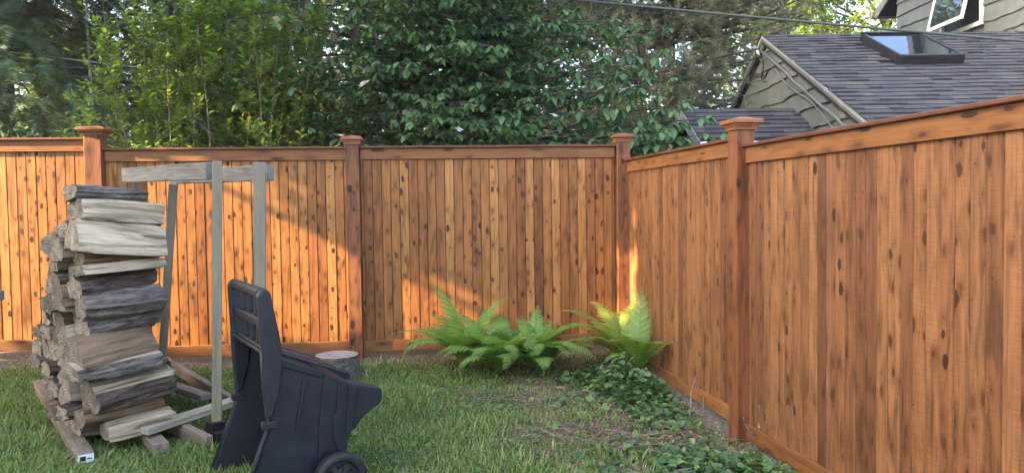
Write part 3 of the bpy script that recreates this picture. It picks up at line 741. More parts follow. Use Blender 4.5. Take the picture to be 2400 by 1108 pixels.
# ------------------------------------------------------------------ firewood
LOG_RZ = R(52)
def section(kind):
    """closed outline (y depth, z height) with a flag per edge: 0 split face, 1 bark"""
    arc = lambda a0, a1, n, cx, cz, rx, rz_: [(cx+rx*math.cos(a0+(a1-a0)*i/n), cz+rz_*math.sin(a0+(a1-a0)*i/n)) for i in range(n+1)]
    if kind == 'bark_front':
        p = arc(1.62*math.pi, .40*math.pi, 8, .12, .5, .62, .52); fl = [1]*8
        p += [(.5, .78), (.48, .2)]; fl += [0, 0, 0]
    elif kind == 'slab':
        p = [(-.5, .12), (-.47, .55), (-.40, .93), (.1, 1.0), (.5, .85), (.5, .1), (0, 0)]; fl = [0, 0, 0, 0, 0, 1, 1]
    elif kind == 'wedge':
        p = [(-.5, .05), (-.42, .35), (-.15, 1.0), (.2, .98), (.5, .5), (.48, .05), (0, -.02)]; fl = [0, 0, 0, 1, 1, 0, 0]
    elif kind == 'pale_top':
        p = [(-.48, .05), (-.55, .35), (-.46, .66), (-.05, 1.0), (.45, .95), (.5, .2), (0, 0)]; fl = [1, 1, 0, 0, 0, 0, 1]
    elif kind == 'flat':
        p = [(-.5, .15), (-.5, .75), (-.44, 1.0), (.45, .9), (.5, .2), (.1, 0)]; fl = [0, 0, 0, 0, 0, 1]
    elif kind == 'curl':
        p = [(-.5, .25), (-.42, .75), (-.1, 1.0), (.3, .85), (.5, .5), (.3, .55), (0, .65), (-.3, .35)]; fl = [1, 1, 1, 1, 0, 0, 0, 0]
    else:
        p = arc(0, 2*math.pi, 10, 0, .5, .5, .5)[:-1]; fl = [1]*10
    return p, fl
def log_mesh(kind, ln, w, h, sm, bm_, seed):
    p, fl = section(kind); pts = []; flags = []
    for i in range(len(p)):
        a = p[i]; b = p[(i+1) % len(p)]; k = 3 if kind not in ('round', 'bark_front') else 2
        for j in range(k):
            pts.append((a[0]+(b[0]-a[0])*j/k, a[1]+(b[1]-a[1])*j/k)); flags.append(fl[i])
    tp = (.42*((seed*37 % 11)/10-.5)); n = len(pts); rings = 13; vs = []; mb = MB(); amp = .0065+.0016*(seed % 5)
    e0 = [mnoise.noise(Vector((q[0]*2.5+seed, q[1]*2.5, 3)))*.014 for q in pts]; e1 = [mnoise.noise(Vector((q[0]*2.5, q[1]*2.5+seed, 9)))*.014 for q in pts]
    for i in range(rings):
        t = i/(rings-1); x = (t-.5)*ln
        s = (1-.10*abs(2*t-1)**4)*(1+tp*(t-.5))
        sh = mnoise.noise(Vector((x*2.0, seed*1.7, 0)))*.008
        for k, (y, z) in enumerate(pts):
            xx = x+(e0[k]*(1-t)+e1[k]*t)
            v = Vector((x*1.3, y*w*30+seed, z*h*30)); dn = mnoise.noise(v)*amp*1.5+mnoise.noise(Vector((x*2.2, y*w*90, z*h*90+seed)))*amp*.7
            if flags[k] and flags[k-1]:
                dn += mnoise.noise(Vector((x*16, y*w*55+seed, z*h*55)))*.006
            yy = y*w*s; zz = (z-.5)*h*s+sh
            r = math.hypot(yy, zz) or 1e-5
            vs.append((xx, yy+yy/r*dn*1.3, zz+zz/r*dn*1.3+.5*h))
    fs = []; ms = []
    for i in range(rings-1):
        for k in range(n):
            fs.append((i*n+k, i*n+(k+1) % n, (i+1)*n+(k+1) % n, (i+1)*n+k)); ms.append(1 if flags[k] else 0)
    b = len(vs)
    c0 = sum((Vector(v) for v in vs[:n]), Vector())/n; c1 = sum((Vector(v) for v in vs[-n:]), Vector())/n
    vs += [tuple(c0), tuple(c1)]; o = (rings-1)*n
    for k in range(n):
        fs += [(b, (k+1) % n, k), (b+1, o+k, o+(k+1) % n)]; ms += [2, 2]
    mb.v = vs; mb.f = fs; mb.m = ms
    return mb.mesh('split_log', [M[sm], M[bm_], M['end']])
log_n = [0]
def put_log(label, c, z, ln, w, h, kind, sm, bk, tilt=0, yaw=0, roll=0, group='stacked firewood logs'):
    log_n[0] += 1
    me = log_mesh(kind, ln, w, h, sm, bk, log_n[0])
    o = link_mesh('split_log', me, None); o.location = (c[0], c[1], z)
    o.rotation_mode = 'ZYX' if False else 'XYZ'
    o.rotation_euler = (Matrix.Rotation(LOG_RZ+yaw, 3, 'Z') @ Matrix.Rotation(tilt, 3, 'Y') @ Matrix.Rotation(roll, 3, 'X')).to_euler()
    tag(o, label, 'log', group); return o
LP = Vector((-2.355, 4.56))            # middle of the front column
AX = Vector((.616, .788)); DV = Vector((-.62, .785))
front = [ # label, shift along the log, bottom z, length, depth, height, kind, split, bark, tilt, shift in depth
 ('pale flat split log at the very bottom of the firewood stack', .07, .075, .38, .20, .115, 'slab', 'split_pale', 'bark_dark', -.05, -.07),
 ('brown splintered log second from the bottom of the stack front', .00, .165, .46, .18, .125, 'flat', 'split_tan', 'bark_dark', -.06, .01),
 ('thick dark-barked log with bright split top in the stack front', .05, .255, .48, .21, .185, 'pale_top', 'split_pale', 'bark_dark', -.07, -.04),
 ('flat grey log on top of the thick dark-barked log', .03, .410, .48, .20, .090, 'flat', 'split_gray', 'bark_gray', -.03, .03),
 ('pale-topped log under the log with the big end face', -.06, .455, .48, .24, .125, 'pale_top', 'split_pale', 'bark_gray', -.05, -.05),
 ('tan log with a big blunt end face, middle of stack front', -.05, .545, .46, .22, .165, 'wedge', 'split_tan', 'bark_gray', -.07, -.03),
 ('dark grey bark-faced log with peeling patch in stack front', .02, .680, .43, .19, .135, 'bark_front', 'split_gray', 'bark_gray', -.04, .01),
 ('broad weathered grey log with smooth face in stack front', .00, .785, .46, .20, .165, 'bark_front', 'split_gray', 'bark_gray', .01, -.05),
 ('charcoal-grey barked log above the broad weathered log', -.01, .925, .45, .18, .130, 'bark_front', 'split_gray', 'bark_dark', -.08, .01),
 ('thin pale split log like a plank in the stack front', .00, 1.045, .49, .17, .070, 'slab', 'split_pale', 'bark_gray', -.01, -.05),
 ('shadowed brown log under the large sloping split log', .03, 1.100, .44, .15, .075, 'flat', 'split_tan', 'bark_dark', .0, .05),
 ('large pale split log sloping down to the right with round end', -.02, 1.150, .50, .24, .205, 'wedge', 'split_pale', 'bark_gray', .12, -.05),
 ('large pale cracked split log near the top of the stack', .01, 1.320, .48, .21, .155, 'slab', 'split_pale', 'bark_gray', .09, -.01),
 ('curled grey bark log on the very top of the stack', -.03, 1.465, .42, .17, .090, 'bark_front', 'split_pale', 'bark_gray', .04, .02),
]
for lb, sh, z, ln, w, h, kd, sm, bk, tl, dp in front:
    c = LP+AX*sh+Vector((-.788, .616))*dp
    put_log(lb, c, z, ln, w, h, kd, sm, bk, tl+rnd.uniform(-.02, .02), rnd.uniform(-.14, .14), rnd.uniform(-.10, .10))
ordn = ['bottom', 'second', 'third', 'fourth', 'fifth', 'sixth', 'seventh', 'eighth', 'ninth', 'tenth', 'eleventh', 'twelfth', 'thirteenth', 'fourteenth', 'fifteenth', 'sixteenth']
cols_ = [('column right behind the stack front', 1.40), ('third column from the stack front', 1.36), ('fourth column from the stack front', 1.20),
         ('fifth column from the stack front', .98), ('sixth column from the stack front', .93), ('seventh column from the stack front', .78),
         ('eighth column from the stack front', .70), ('farthest column of the stack', .52)]
kinds = ['bark_front', 'slab', 'wedge', 'flat', 'pale_top', 'round', 'wedge']
look = {'split_pale': 'pale', 'split_tan': 'tan', 'split_gray': 'grey'}
for ci, (cn, top) in enumerate(cols_):
    z = .08; k = 0
    while z < top-.04:
        h = rnd.uniform(.085, .165); h = min(h, top-z+.03); kd = rnd.choice(kinds)
        if kd == 'round': h = min(h, .12)
        sm = rnd.choice(['split_gray', 'split_tan', 'split_gray', 'split_pale']); bk = rnd.choice(['bark_gray', 'bark_dark'])
        c = LP+DV*(.185*(ci+1))+AX*rnd.uniform(-.085, .03)+DV*rnd.uniform(-.02, .02)
        pos = 'bottom log' if k == 0 else ordn[min(k, 15)]+' log from the bottom'
        put_log('%s split log, %s in the %s' % (look[sm], pos, cn), c, z, rnd.uniform(.40, .48), rnd.uniform(.15, .20), h, kd, sm, bk,
                rnd.uniform(-.06, .06), rnd.uniform(-.12, .12), rnd.uniform(-.2, .2))
        z += h*.93; k += 1
o = put_log('dark-ended log jutting out at the upper left of the stack', LP+DV*.45+AX*-.15, 1.14, .40, .15, .14, 'wedge', 'split_gray', 'bark_dark', .05, .3, .4)
# bearers under the stack
for nm, lb, a, b, tagged in (('bearer', 'brown bearer plank under the left ends of the logs', (-3.75, 6.02, .06), (-2.375, 4.20, .045), True),
                     ('bearer', 'brown bearer plank under the right ends of the logs', (-3.38, 6.15, .06), (-2.03, 4.36, .045), False)):
    root = empty('stack_bearer', a); tag(root, lb, 'plank', 'stack bearers')
    o = rack_beam('plank', (0, 0, 0), Vector(b)-Vector(a), .09, .06, 'brownplank_x'); o.parent = root
    if tagged:
        dv = (Vector(b)-Vector(a)).normalized(); e = Vector(b)-Vector(a)+dv*.0015
        t = MB().box((0, -.040, -.022), (.002, .040, .024)).build('paper_tag', M['white'], root, loc=e); t.rotation_euler = (0, 0, math.atan2(dv.y, dv.x))
        t2 = MB().box((.002, -.030, -.012), (.0028, .0, .014)).box((.002, .006, -.004), (.0028, .03, .002)).build('tag_print', M['skyframe'], root, loc=e); t2.rotation_euler = t.rotation_euler

# ------------------------------------------------------------------ yard cart standing on end
cart = empty('yard_cart', (-1.165, 3.55, -.045), math.atan2(.525, .851)); cart.scale = (1.03, 1.0, 1.045); tag(cart, 'black plastic two-wheeled yard cart standing upright on the grass', 'yard cart')
W = .68; TH = .012
def inset(d): return .012+.10*max(d, 0)
def bev(o, w=.004, seg=2):
    m = o.modifiers.new('bevel', 'BEVEL'); m.width = w; m.segments = seg; m.limit_method = 'ANGLE'; m.angle_limit = R(30); return o
def side_slab(mb, poly, o0, o1, far=False):
    """polygon in (D,z) between two offsets from the side wall surface"""
    n = len(poly); f = lambda d, o: (W-inset(d)-o) if far else (inset(d)+o)
    vs = [(d, f(d, o0), z) for d, z in poly]+[(d, f(d, o1), z) for d, z in poly]
    fs = [tuple(range(n)), tuple(range(2*n-1, n-1, -1))]+[(i, i+n, (i+1) % n+n, (i+1) % n) for i in range(n)]
    mb.add(vs, fs)
side_poly = [(0, .76), (.02, .42), (-.13, .03), (.28, .03), (.36, .10), (.39, .20), (.42, .315), (.46, .535), (.20, .665)]
for far in (False, True):
    mb = MB(); side_slab(mb, side_poly, 0, TH, far); sp = bev(mb.build('side_wall', M['plastic'], cart))
    mb = MB()
    side_slab(mb, [(.03, .738), (.27, .634), (.27, .60), (.03, .700)], -.016, -.0005, far)
    bev(mb.build('flange', M['plastic'], sp))
    mb = MB(); side_slab(mb, [(.29, .618), (.452, .533), (.412, .315), (.372, .165), (.25, .165), (.255, .36)], -.012, -.0005, far); bev(mb.build('raised_panel', M['plastic'], sp), .003)
    mb = MB(); side_slab(mb, [(.355, .582), (.450, .530), (.411, .315), (.372, .19), (.325, .30), (.325, .41), (.342, .42)], -.023, -.0125, far); bev(mb.build('raised_panel', M['plastic'], sp), .003)
    mb = MB(); side_slab(mb, [(.405, .552), (.449, .529), (.411, .330), (.385, .33)], -.033, -.0235, far); bev(mb.build('raised_panel', M['plastic'], sp), .003)
    mb = MB(); side_slab(mb, [(.185, .600), (.203, .597), (.150, .37), (.142, .37)], -.013, -.0005, far); bev(mb.build('rib', M['plastic'], sp), .004)
    y = .012 if not far else W-.012
    mb = MB().tube([(0, y, .76), (.006, y, .62), (.02, y, .42), (-.03, y, .29), (-.13, y, .035)], [.012]*5, 8); mb.build('rim', M['plastic'], cart, True)
    mb = MB().box((-.012, y-.022, .405), (.055, y+.022, .437), ch=.004); mb.build('latch', M['rubber'], cart)
    # side rail of the handle
    yy = (-.002, .046) if not far else (W-.046, W+.002)
    mb = MB().prism([(-.018, 1.005), (-.004, 1.028), (.018, 1.036), (.040, 1.018), (.080, .80), (.088, .70), (.072, .57), (.035, .455), (.010, .45), (-.004, .60), (-.008, .76)], yy[0], yy[1])
    bev(mb.build('handle_rail', M['plastic'], cart), .010, 3)
    ly = (.055, .150) if not far else (W-.150, W-.055)
    mb = MB().prism([(.40, .56), (.462, .545), (.585, .505), (.592, .47), (.575, .425), (.54, .408), (.485, .375), (.435, .315), (.40, .315)], ly[0], ly[1])
    bev(mb.build('leg', M['plastic'], cart), .010, 3)
def skin(name, path, th):
    """wall between both sides following a (D,z) path"""
    mb = MB()
    for i in range(len(path)-1):
        (d0, z0), (d1, z1) = path[i], path[i+1]
        nx, nz = (z1-z0), -(d1-d0); l_ = math.hypot(nx, nz); nx, nz = -nx/l_*th, -nz/l_*th
        e = .0125
        vs = [(d0, inset(d0)+e, z0), (d1, inset(d1)+e, z1), (d1, W-inset(d1)-e, z1), (d0, W-inset(d0)-e, z0)]
        vs += [(x+nx, y, z+nz) for x, y, z in vs]
        mb.add(vs, [(0,1,2,3),(7,6,5,4),(0,4,5,1),(1,5,6,2),(2,6,7,3),(3,7,4,0)])
    return bev(mb.build(name, M['plastic'], cart))
front_wall = skin('front_wall', [(0.001, .757), (.20, .663), (.459, .533)], -TH)
skin('floor_wall', [(.459, .532), (.419, .315), (.389, .20), (.359, .10), (.28, .031)], -TH)
skin('lip_wall', [(.279, .031), (-.129, .031)], -TH)
for y0, y1 in ((.10, .16), (.26, .42), (.52, .58)):
    mb = MB(); ex = lambda d: .760-.4725*d
    vs = [(.03, y0, ex(.03)-.002), (.42, y0, ex(.42)+.022), (.42, y1, ex(.42)+.022), (.03, y1, ex(.03)-.002)]; vs = [(x, y, z-.010 if i < 0 else z) for i, (x, y, z) in enumerate(vs)]
    vs += [(x, y, z+.014) for x, y, z in vs]
    mb.add(vs, [(3,2,1,0),(4,5,6,7),(0,1,5,4),(1,2,6,5),(2,3,7,6),(3,0,4,7)]); bev(mb.build('raised_strip', M['plastic'], front_wall), .005)
for z, hh, d in ((1.012, .042, .012), (.872, .046, .030), (.742, .046, .040)):
    bev(MB().box((d-.024, .0465, z-hh/2), (d+.022, W-.0465, z+hh/2)).build('handle_bar', M['plastic'], cart), .012, 3)
for y in (.20, .335, .47):
    bev(MB().box((.010, y-.016, .897), (.036, y+.016, .989)).build('handle_slat', M['plastic'], cart), .006, 2)
    bev(MB().box((.02, y-.016, .767), (.046, y+.016, .847)).build('handle_slat', M['plastic'], cart), .006, 2)
mb = MB().tube([(.33, -.06, .128), (.33, W+.06, .128)], .009, 10); mb.build('axle', M['black_metal'], cart, True)
for far in (False, True):
    s_ = 1 if not far else -1; yc = -.046 if not far else W+.046
    wh = empty('wheel', (.33, yc, .129), 0, cart)
    T = Matrix.Rotation(R(90)*s_, 4, 'X')            # +z of the lathe faces outwards
    mb = MB().lathe([(.088, -.030), (.112, -.034), (.124, -.026), (.128, -.012), (.128, .012), (.124, .026), (.112, .034), (.096, .034), (.088, .026), (.086, .010)], 40, 0, T)
    mb.build('tyre', M['rubber'], wh, True)
    mb = MB().lathe([(.0875, -.028), (.0875, .012), (.078, .016), (.062, .004), (.034, .004), (.030, .022), (.012, .026), (.0005, .026)], 40, 0, T)
    hubo = mb.build('hub', M['plastic'], wh, True)
    mb = MB()
    for k in range(6):
        a = k*math.pi/3; Tk = T @ Matrix.Rotation(a, 4, 'Z')
        mb.add([(.028, -.010, .006), (.074, -.020, .006), (.074, .020, .006), (.028, .010, .006), (.030, -.006, .020), (.072, -.014, .014), (.072, .014, .014), (.030, .006, .020)],
               [(3,2,1,0),(4,5,6,7),(0,1,5,4),(1,2,6,5),(2,3,7,6),(3,0,4,7)], 0, Tk)
    mb.build('spokes', M['plastic'], hubo)

# ------------------------------------------------------------------ stump
st = empty('tree_stump', (-1.44, 6.22, .03)); tag(st, 'sawn tree stump with whitish top behind the cart', 'stump')
n = 40; prof = [(-.05, .19), (.02, .182), (.09, .178), (.15, .176), (.19, .174)]
mb = MB(); vs = []; fs = []
for z, r in prof:
    for j in range(n):
        a = 2*math.pi*j/n; rr = r*(1+.045*mnoise.noise(Vector((math.cos(a)*3, math.sin(a)*3, z)))+.03*mnoise.noise(Vector((math.cos(a)*12, math.sin(a)*12, z*2))))
        vs.append((rr*math.cos(a), rr*math.sin(a), z))
for i in range(len(prof)-1):
    for j in range(n): fs.append((i*n+j, i*n+(j+1) % n, (i+1)*n+(j+1) % n, (i+1)*n+j))
mb.add(vs, fs); mb.build('bark', M['bark_gray'], st, True)
top = [(x*.985, y*.985, .1902+.003*mnoise.noise(Vector((x*30, y*30, 0)))) for x, y, z in vs[-n:]]
MB().add(top+[(0, 0, .191)], [(j, (j+1) % n, n) for j in range(n)]).build('cut_top', plain_mat('bleached_cut_wood', (.31,.295,.27), .85, .5, 26, bump=.3), st)

# ------------------------------------------------------------------ ferns
T_PIN = np.array([(-.075,0,0),(.075,0,0),(-.085,.35,-.03),(.085,.35,-.03),(-.055,.72,-.10),(.055,.72,-.10),(0,1,-.20)])
F_PIN = np.array([(0,1,3),(0,3,2),(2,3,5),(2,5,4),(4,5,6)])
def frond(parent, az, ln, up0, droop, wid, mat, org=(0, 0, 0)):
    ln *= 1.10; wid *= 1.12; n = 17; p = Vector(org); th = up0; pts = []; dirs = []
    hx, hy = math.cos(az), math.sin(az)
    for i in range(n+1):
        t = i/n; th = up0-droop*t**1.5
        d = Vector((hx*math.cos(th), hy*math.cos(th), math.sin(th))); pts.append(p.copy()); dirs.append(d); p = p+d*(ln/n)
    side = Vector((-hy, hx, 0)); pos = []; dd = []; uu = []; sz = []
    for i in range(2, n):
        for half in (0, .5):
            t = (i+half)/n
            q = pts[i].lerp(pts[i+1], half); d = dirs[i]; nrm = side.cross(d)*-1.0
            l_ = wid*max(.04, min(1, (t+.02)/.42))**1.1*max(0, (1-t))**.62*1.35
            if l_ < .006: continue
            for s_ in (-1, 1):
                v = side*s_+d*(.42+.5*t)+nrm*rnd.uniform(-.05, .12)
                pos.append(q); dd.append(v); uu.append(nrm); sz.append(l_*rnd.uniform(.9, 1.08))
    V, F = scatter(T_PIN, F_PIN, np.array([tuple(q) for q in pos]), np.array([tuple(q) for q in dd]), np.array([tuple(q) for q in uu]), np.array(sz))
    mb = MB().tube(pts[::2], [.0045*(1-.8*i/(n/2)) for i in range(len(pts[::2]))], 4)
    rV = np.array(mb.v); rF = np.array([f for f in mb.f if len(f) == 4]); rF = np.concatenate([rF[:, [0, 1, 2]], rF[:, [0, 2, 3]]])
    me = np_mesh('frond', np.concatenate([V, rV]), np.concatenate([F, rF+len(V)]), mat)
    return link_mesh('frond', me, None, parent)
ferns = [ # x, y, fronds, length, label, material, specials (az, ln, up, droop)
 (-.40, 6.42, 16, .66, 'bright green fern with fronds reaching left along the back fence', 'l_fern', [(R(150), .78, R(84), 1.0), (R(35), .72, R(78), 1.25), (R(185), .70, R(58), 1.5), (R(170), .62, R(66), 1.7), (R(205), .62, R(60), 1.7)]),
 (-.12, 6.22, 16, .62, 'low spreading fern at the front of the left fern clump', 'l_fern', [(R(250), .62, R(62), 1.9), (R(215), .6, R(58), 1.8), (R(285), .62, R(66), 2.0)]),
 (.16, 6.30, 15, .62, 'green fern in the middle of the left fern clump', 'l_fern', [(R(80), .58, R(75), .9), (R(265), .64, R(68), 2.0), (R(300), .6, R(62), 1.9)]),
 (.22, 6.24, 12, .52, 'rightmost drooping fern of the left fern clump', 'l_fern', [(R(-60), .64, R(66), 2.0), (R(-20), .55, R(58), 1.6), (R(-95), .62, R(66), 2.0)]),
 (.93, 6.52, 12, .62, 'yellow-green fern in front of the fence corner', 'l_fern_y', [(R(60), .66, R(78), 1.5), (R(15), .62, R(70), 1.7), (R(165), .72, R(70), 1.6), (R(120), .68, R(78), 1.6), (R(200), .66, R(66), 1.7)]),
 (1.02, 6.20, 11, .52, 'slender green fern leaning on the right fence', 'l_fern', [(R(75), .66, R(82), .35), (R(-40), .55, R(62), 1.5), (R(-75), .55, R(66), 1.5)]),
]
for x, y, k, ln, lb, mt, sp in ferns:
    root = empty('fern', (x, y, float(gz(x, y)))); tag(root, lb, 'fern', 'ferns by the fence')
    for a, l2, u, dr in sp: frond(root, a, l2, u, dr, l2*.19, M[mt])
    for i in range(k):
        a = 2*math.pi*(i+rnd.random()*.7)/k; l2 = ln*rnd.uniform(.75, 1.1)
        if x > .9 and math.cos(a) > .3: continue
        frond(root, a, l2, R(rnd.uniform(48, 80)), rnd.uniform(1.1, 2.1), l2*rnd.uniform(.18, .23), M[mt])

# ------------------------------------------------------------------ ground cover
def flat_leaves(P, size, T, F, tilt=.5):
    n = len(P); a = rng.uniform(0, 2*np.pi, n)
    d = np.stack([np.cos(a), np.sin(a), rng.normal(0, tilt*.6, n)], -1)
    up = unit(np.stack([rng.normal(0, tilt, n), rng.normal(0, tilt, n)-.15, np.ones(n)], -1))
    return scatter(T, F, P, d, up, size)
def ivy_mound(name, label, blobs, n, sz):
    P = []
    for (cx, cy, rx, ry, h, wgt) in blobs:
        k = int(n*wgt); r = np.sqrt(rng.uniform(0, 1, k)); a = rng.uniform(0, 2*np.pi, k)
        x = cx+rx*r*np.cos(a); y = cy+ry*r*np.sin(a)
        lump = .6+.4*np.sin(x*17)*np.cos(y*15)
        z = gz(x, y)+h*(1-r**2)*lump*rng.uniform(.55, 1.0, k)+.012
        P.append(np.stack([x, y, z], -1))
    P = np.concatenate(P); xf = 1.03+.176*(7.07-P[:, 1])-.05; P = P[P[:, 0] < xf-.02]
    V, F = flat_leaves(P, rng.uniform(.45, 1.3, len(P))*sz, T_IVY, F_IVY, .55)
    o = link_mesh(name, np_mesh(name, V, F, M['l_ivy']), None); tag(o, label, 'ground cover', None, 'stuff'); return o
ivy_mound('ivy', 'dark green ivy mound under the corner ferns', [(.86, 5.78, .30, .34, .30, .55), (.62, 5.95, .30, .25, .14, .2), (1.02, 5.40, .26, .42, .08, .17), (.70, 5.35, .50, .35, .03, .13)], 1500, .052)
ivy_mound('ivy', 'glossy ivy spreading over the bottom right corner of the yard', [(1.15, 4.24, .42, .26, .11, .38), (1.38, 4.02, .28, .30, .12, .22), (.80, 4.20, .50, .35, .03, .12), (1.5, 3.75, .25, .3, .10, .16), (1.2, 4.8, .4, .6, .03, .12)], 1450, .050)

def bare(x, y):
    b = np.zeros_like(x)
    for cx, cy, rx, ry, w in ((.46, 4.72, .55, .28, .95), (-.05, 5.48, .5, .24, .85), (.45, 5.35, .4, .3, .7), (1.05, 5.2, .6, .8, 1.0), (.9, 4.55, .65, .4, 1.0), (.55, 5.1, .5, .3, .55), (.35, 4.25, .5, .25, .5), (1.0, 4.0, .7, .5, .8), (.8, 6.1, .7, .6, .9), (0, 6.5, 1.0, .25, .8)):
        b = np.maximum(b, w*np.exp(-(((x-cx)/rx)**2+((y-cy)/ry)**2)*.9))
    strip = y-(7.044+.0872*(x-.97))
    b = np.maximum(b, sst((strip+.42)/.30)*.93)
    return b
def grass():
    n = 250000
    y = 3.2+(7.2-3.2)*rng.uniform(0, 1, n)**1.25; x = rng.uniform(-.70, .70, n)*y
    m = (x < 1.0+.176*(7.07-y)) & (y < 7.0+.0872*(x-.97)); x = x[m]; y = y[m]
    cl = .5+.5*np.sin(x*5.1+1.7*np.sin(y*3.3))*np.cos(y*4.7+1.3*np.sin(x*2.9))
    keep = rng.uniform(0, 1, len(x)) > np.maximum(bare(x, y)*1.25, .28*(1-cl)); x = x[keep]; y = y[keep]; cl = cl[keep]
    N = len(x); h = (.020+.024*cl)*rng.uniform(.5, 1.5, N)
    lng = rng.uniform(0, 1, N) < .03; h[lng] *= 1.7
    a = rng.uniform(0, 2*np.pi, N); lean = rng.uniform(.1, .95, N)
    d = np.stack([np.cos(a)*lean, np.sin(a)*lean, np.ones(N)], -1)
    up = np.stack([-np.cos(a), -np.sin(a), np.full(N, .3)], -1)
    P = np.stack([x, y, gz(x, y)-.004], -1)
    V, F = scatter(T_BLADE*np.array([1.35, 1, 1]), F_BLADE, P, d, -up, h*1.25)
    o = link_mesh('grass', np_mesh('grass', V, F, M['grass']), None); tag(o, 'short green lawn grass covering the yard', 'grass', None, 'stuff')
grass()
def scatter_bits():
    # small broad weeds in the lawn and over the cleared corner
    n = 5200; y = rng.uniform(3.4, 6.6, n); x = rng.uniform(-.66, .66, n)*y
    p = .25+.75*bare(x, y)*(x > .1); m = (rng.uniform(0, 1, n) < p) & (x < .97+.176*(7.07-y)); x = x[m]; y = y[m]
    P = np.stack([x, y, gz(x, y)+rng.uniform(.004, .045, len(x))], -1)
    V, F = flat_leaves(P, rng.uniform(.016, .046, len(x)), T_IVY, F_IVY, .5)
    o = link_mesh('weeds', np_mesh('weeds', V, F, M['l_weed']), None); tag(o, 'small broad-leaved weeds scattered over lawn and bare soil', 'weeds', None, 'stuff')
    n = 30000; y = rng.uniform(3.4, 6.95, n); x = rng.uniform(-.66, .66, n)*y
    m = (rng.uniform(0, 1, n) < .03+.85*bare(x, y)) & (x < 1.0+.176*(7.07-y)) & (y < 7.0+.0872*(x-.97)); x = x[m]; y = y[m]
    P = np.stack([x, y, gz(x, y)+rng.uniform(.003, .018, len(x))], -1)
    V, F = flat_leaves(P, rng.uniform(.010, .038, len(x)), T_DIA, F_DIA, .4)
    o = link_mesh('leaf_litter', np_mesh('leaf_litter', V, F, M['l_litter']), None); tag(o, 'dry dead leaves and chips on the bare soil', 'leaf litter', None, 'stuff')
    mb = MB()
    for i in range(1000):
        y = rnd.uniform(3.7, 6.8); x = rnd.uniform(-.2, .34)*y
        if rnd.random() > float(bare(np.array([x]), np.array([y]))[0]) or x > .95+.176*(7.07-y): continue
        a = rnd.uniform(0, 6.28); l_ = rnd.uniform(.05, .26); z = float(gz(x, y))+.012
        c = Vector((math.cos(a), math.sin(a), 0)); k = Vector((-c.y, c.x, 0))*rnd.uniform(-.15, .15)*l_
        pts = [Vector((x, y, z)), Vector((x, y, z+rnd.uniform(0, .03)))+c*l_*.5+k, Vector((x, y, z+rnd.uniform(0, .02)))+c*l_]
        mb.tube(pts, [.003, .0025, .0012], 4, caps=False)
    o = mb.build('twigs', M['twig']); tag(o, 'thin dry twigs lying across the cleared corner', 'twigs', None, 'stuff')
scatter_bits()
def stick(name, label, base, chains, mat):
    root = empty(name, base); tag(root, label, 'stick')
    for pts, rad in chains: MB().tube(smooth_path(pts, 3), [rad*(1-.5*i/((len(pts)-1)*3)) for i in range((len(pts)-1)*3+1)], 7, jit=.25).build('stem', mat, root, True)
    return root
stick('cut_stick', 'single thin bare stick standing before the right fence', (1.215, 5.27, -.07), [([(0, 0, 0), (.008, 0, .09), (.014, .01, .17), (.035, .0, .27)], .0085), ([(.10, .05, 0), (.105, .05, .06), (.11, .05, .14)], .005)], M['twig'])
stick('cut_shrub_stump', 'gnarled grey cut shrub stems at the foot of the nearest post', (1.49, 4.60, -.10),
      [([(0, 0, 0), (-.01, 0, .12), (.005, .01, .20), (-.015, .0, .29)], .017), ([(.02, 0, .02), (.05, -.01, .10), (.045, -.02, .16), (.05, -.02, .235)], .014),
       ([(0, 0, .06), (-.06, -.02, .12), (-.10, -.03, .17), (-.115, -.03, .22)], .010), ([(0, 0, .02), (.07, -.05, .05), (.11, -.08, .13)], .008), ([(0, 0, .03), (.05, -.12, .02), (.10, -.2, .07)], .006)], M['bark_gray'])
# ------------------------------------------------------------------ trees and shrubs
class Cloud:
    def __init__(s): s.V = []; s.F = []; s.n = 0
    def add(s, V, F): s.V.append(V); s.F.append(F+s.n); s.n += len(V)
    def build(s, name, mat, parent):
        V = np.concatenate(s.V); F = np.concatenate(s.F)
        return link_mesh(name, np_mesh(name, V, F, mat), None, parent)
def A(p): return np.asarray(p, float)

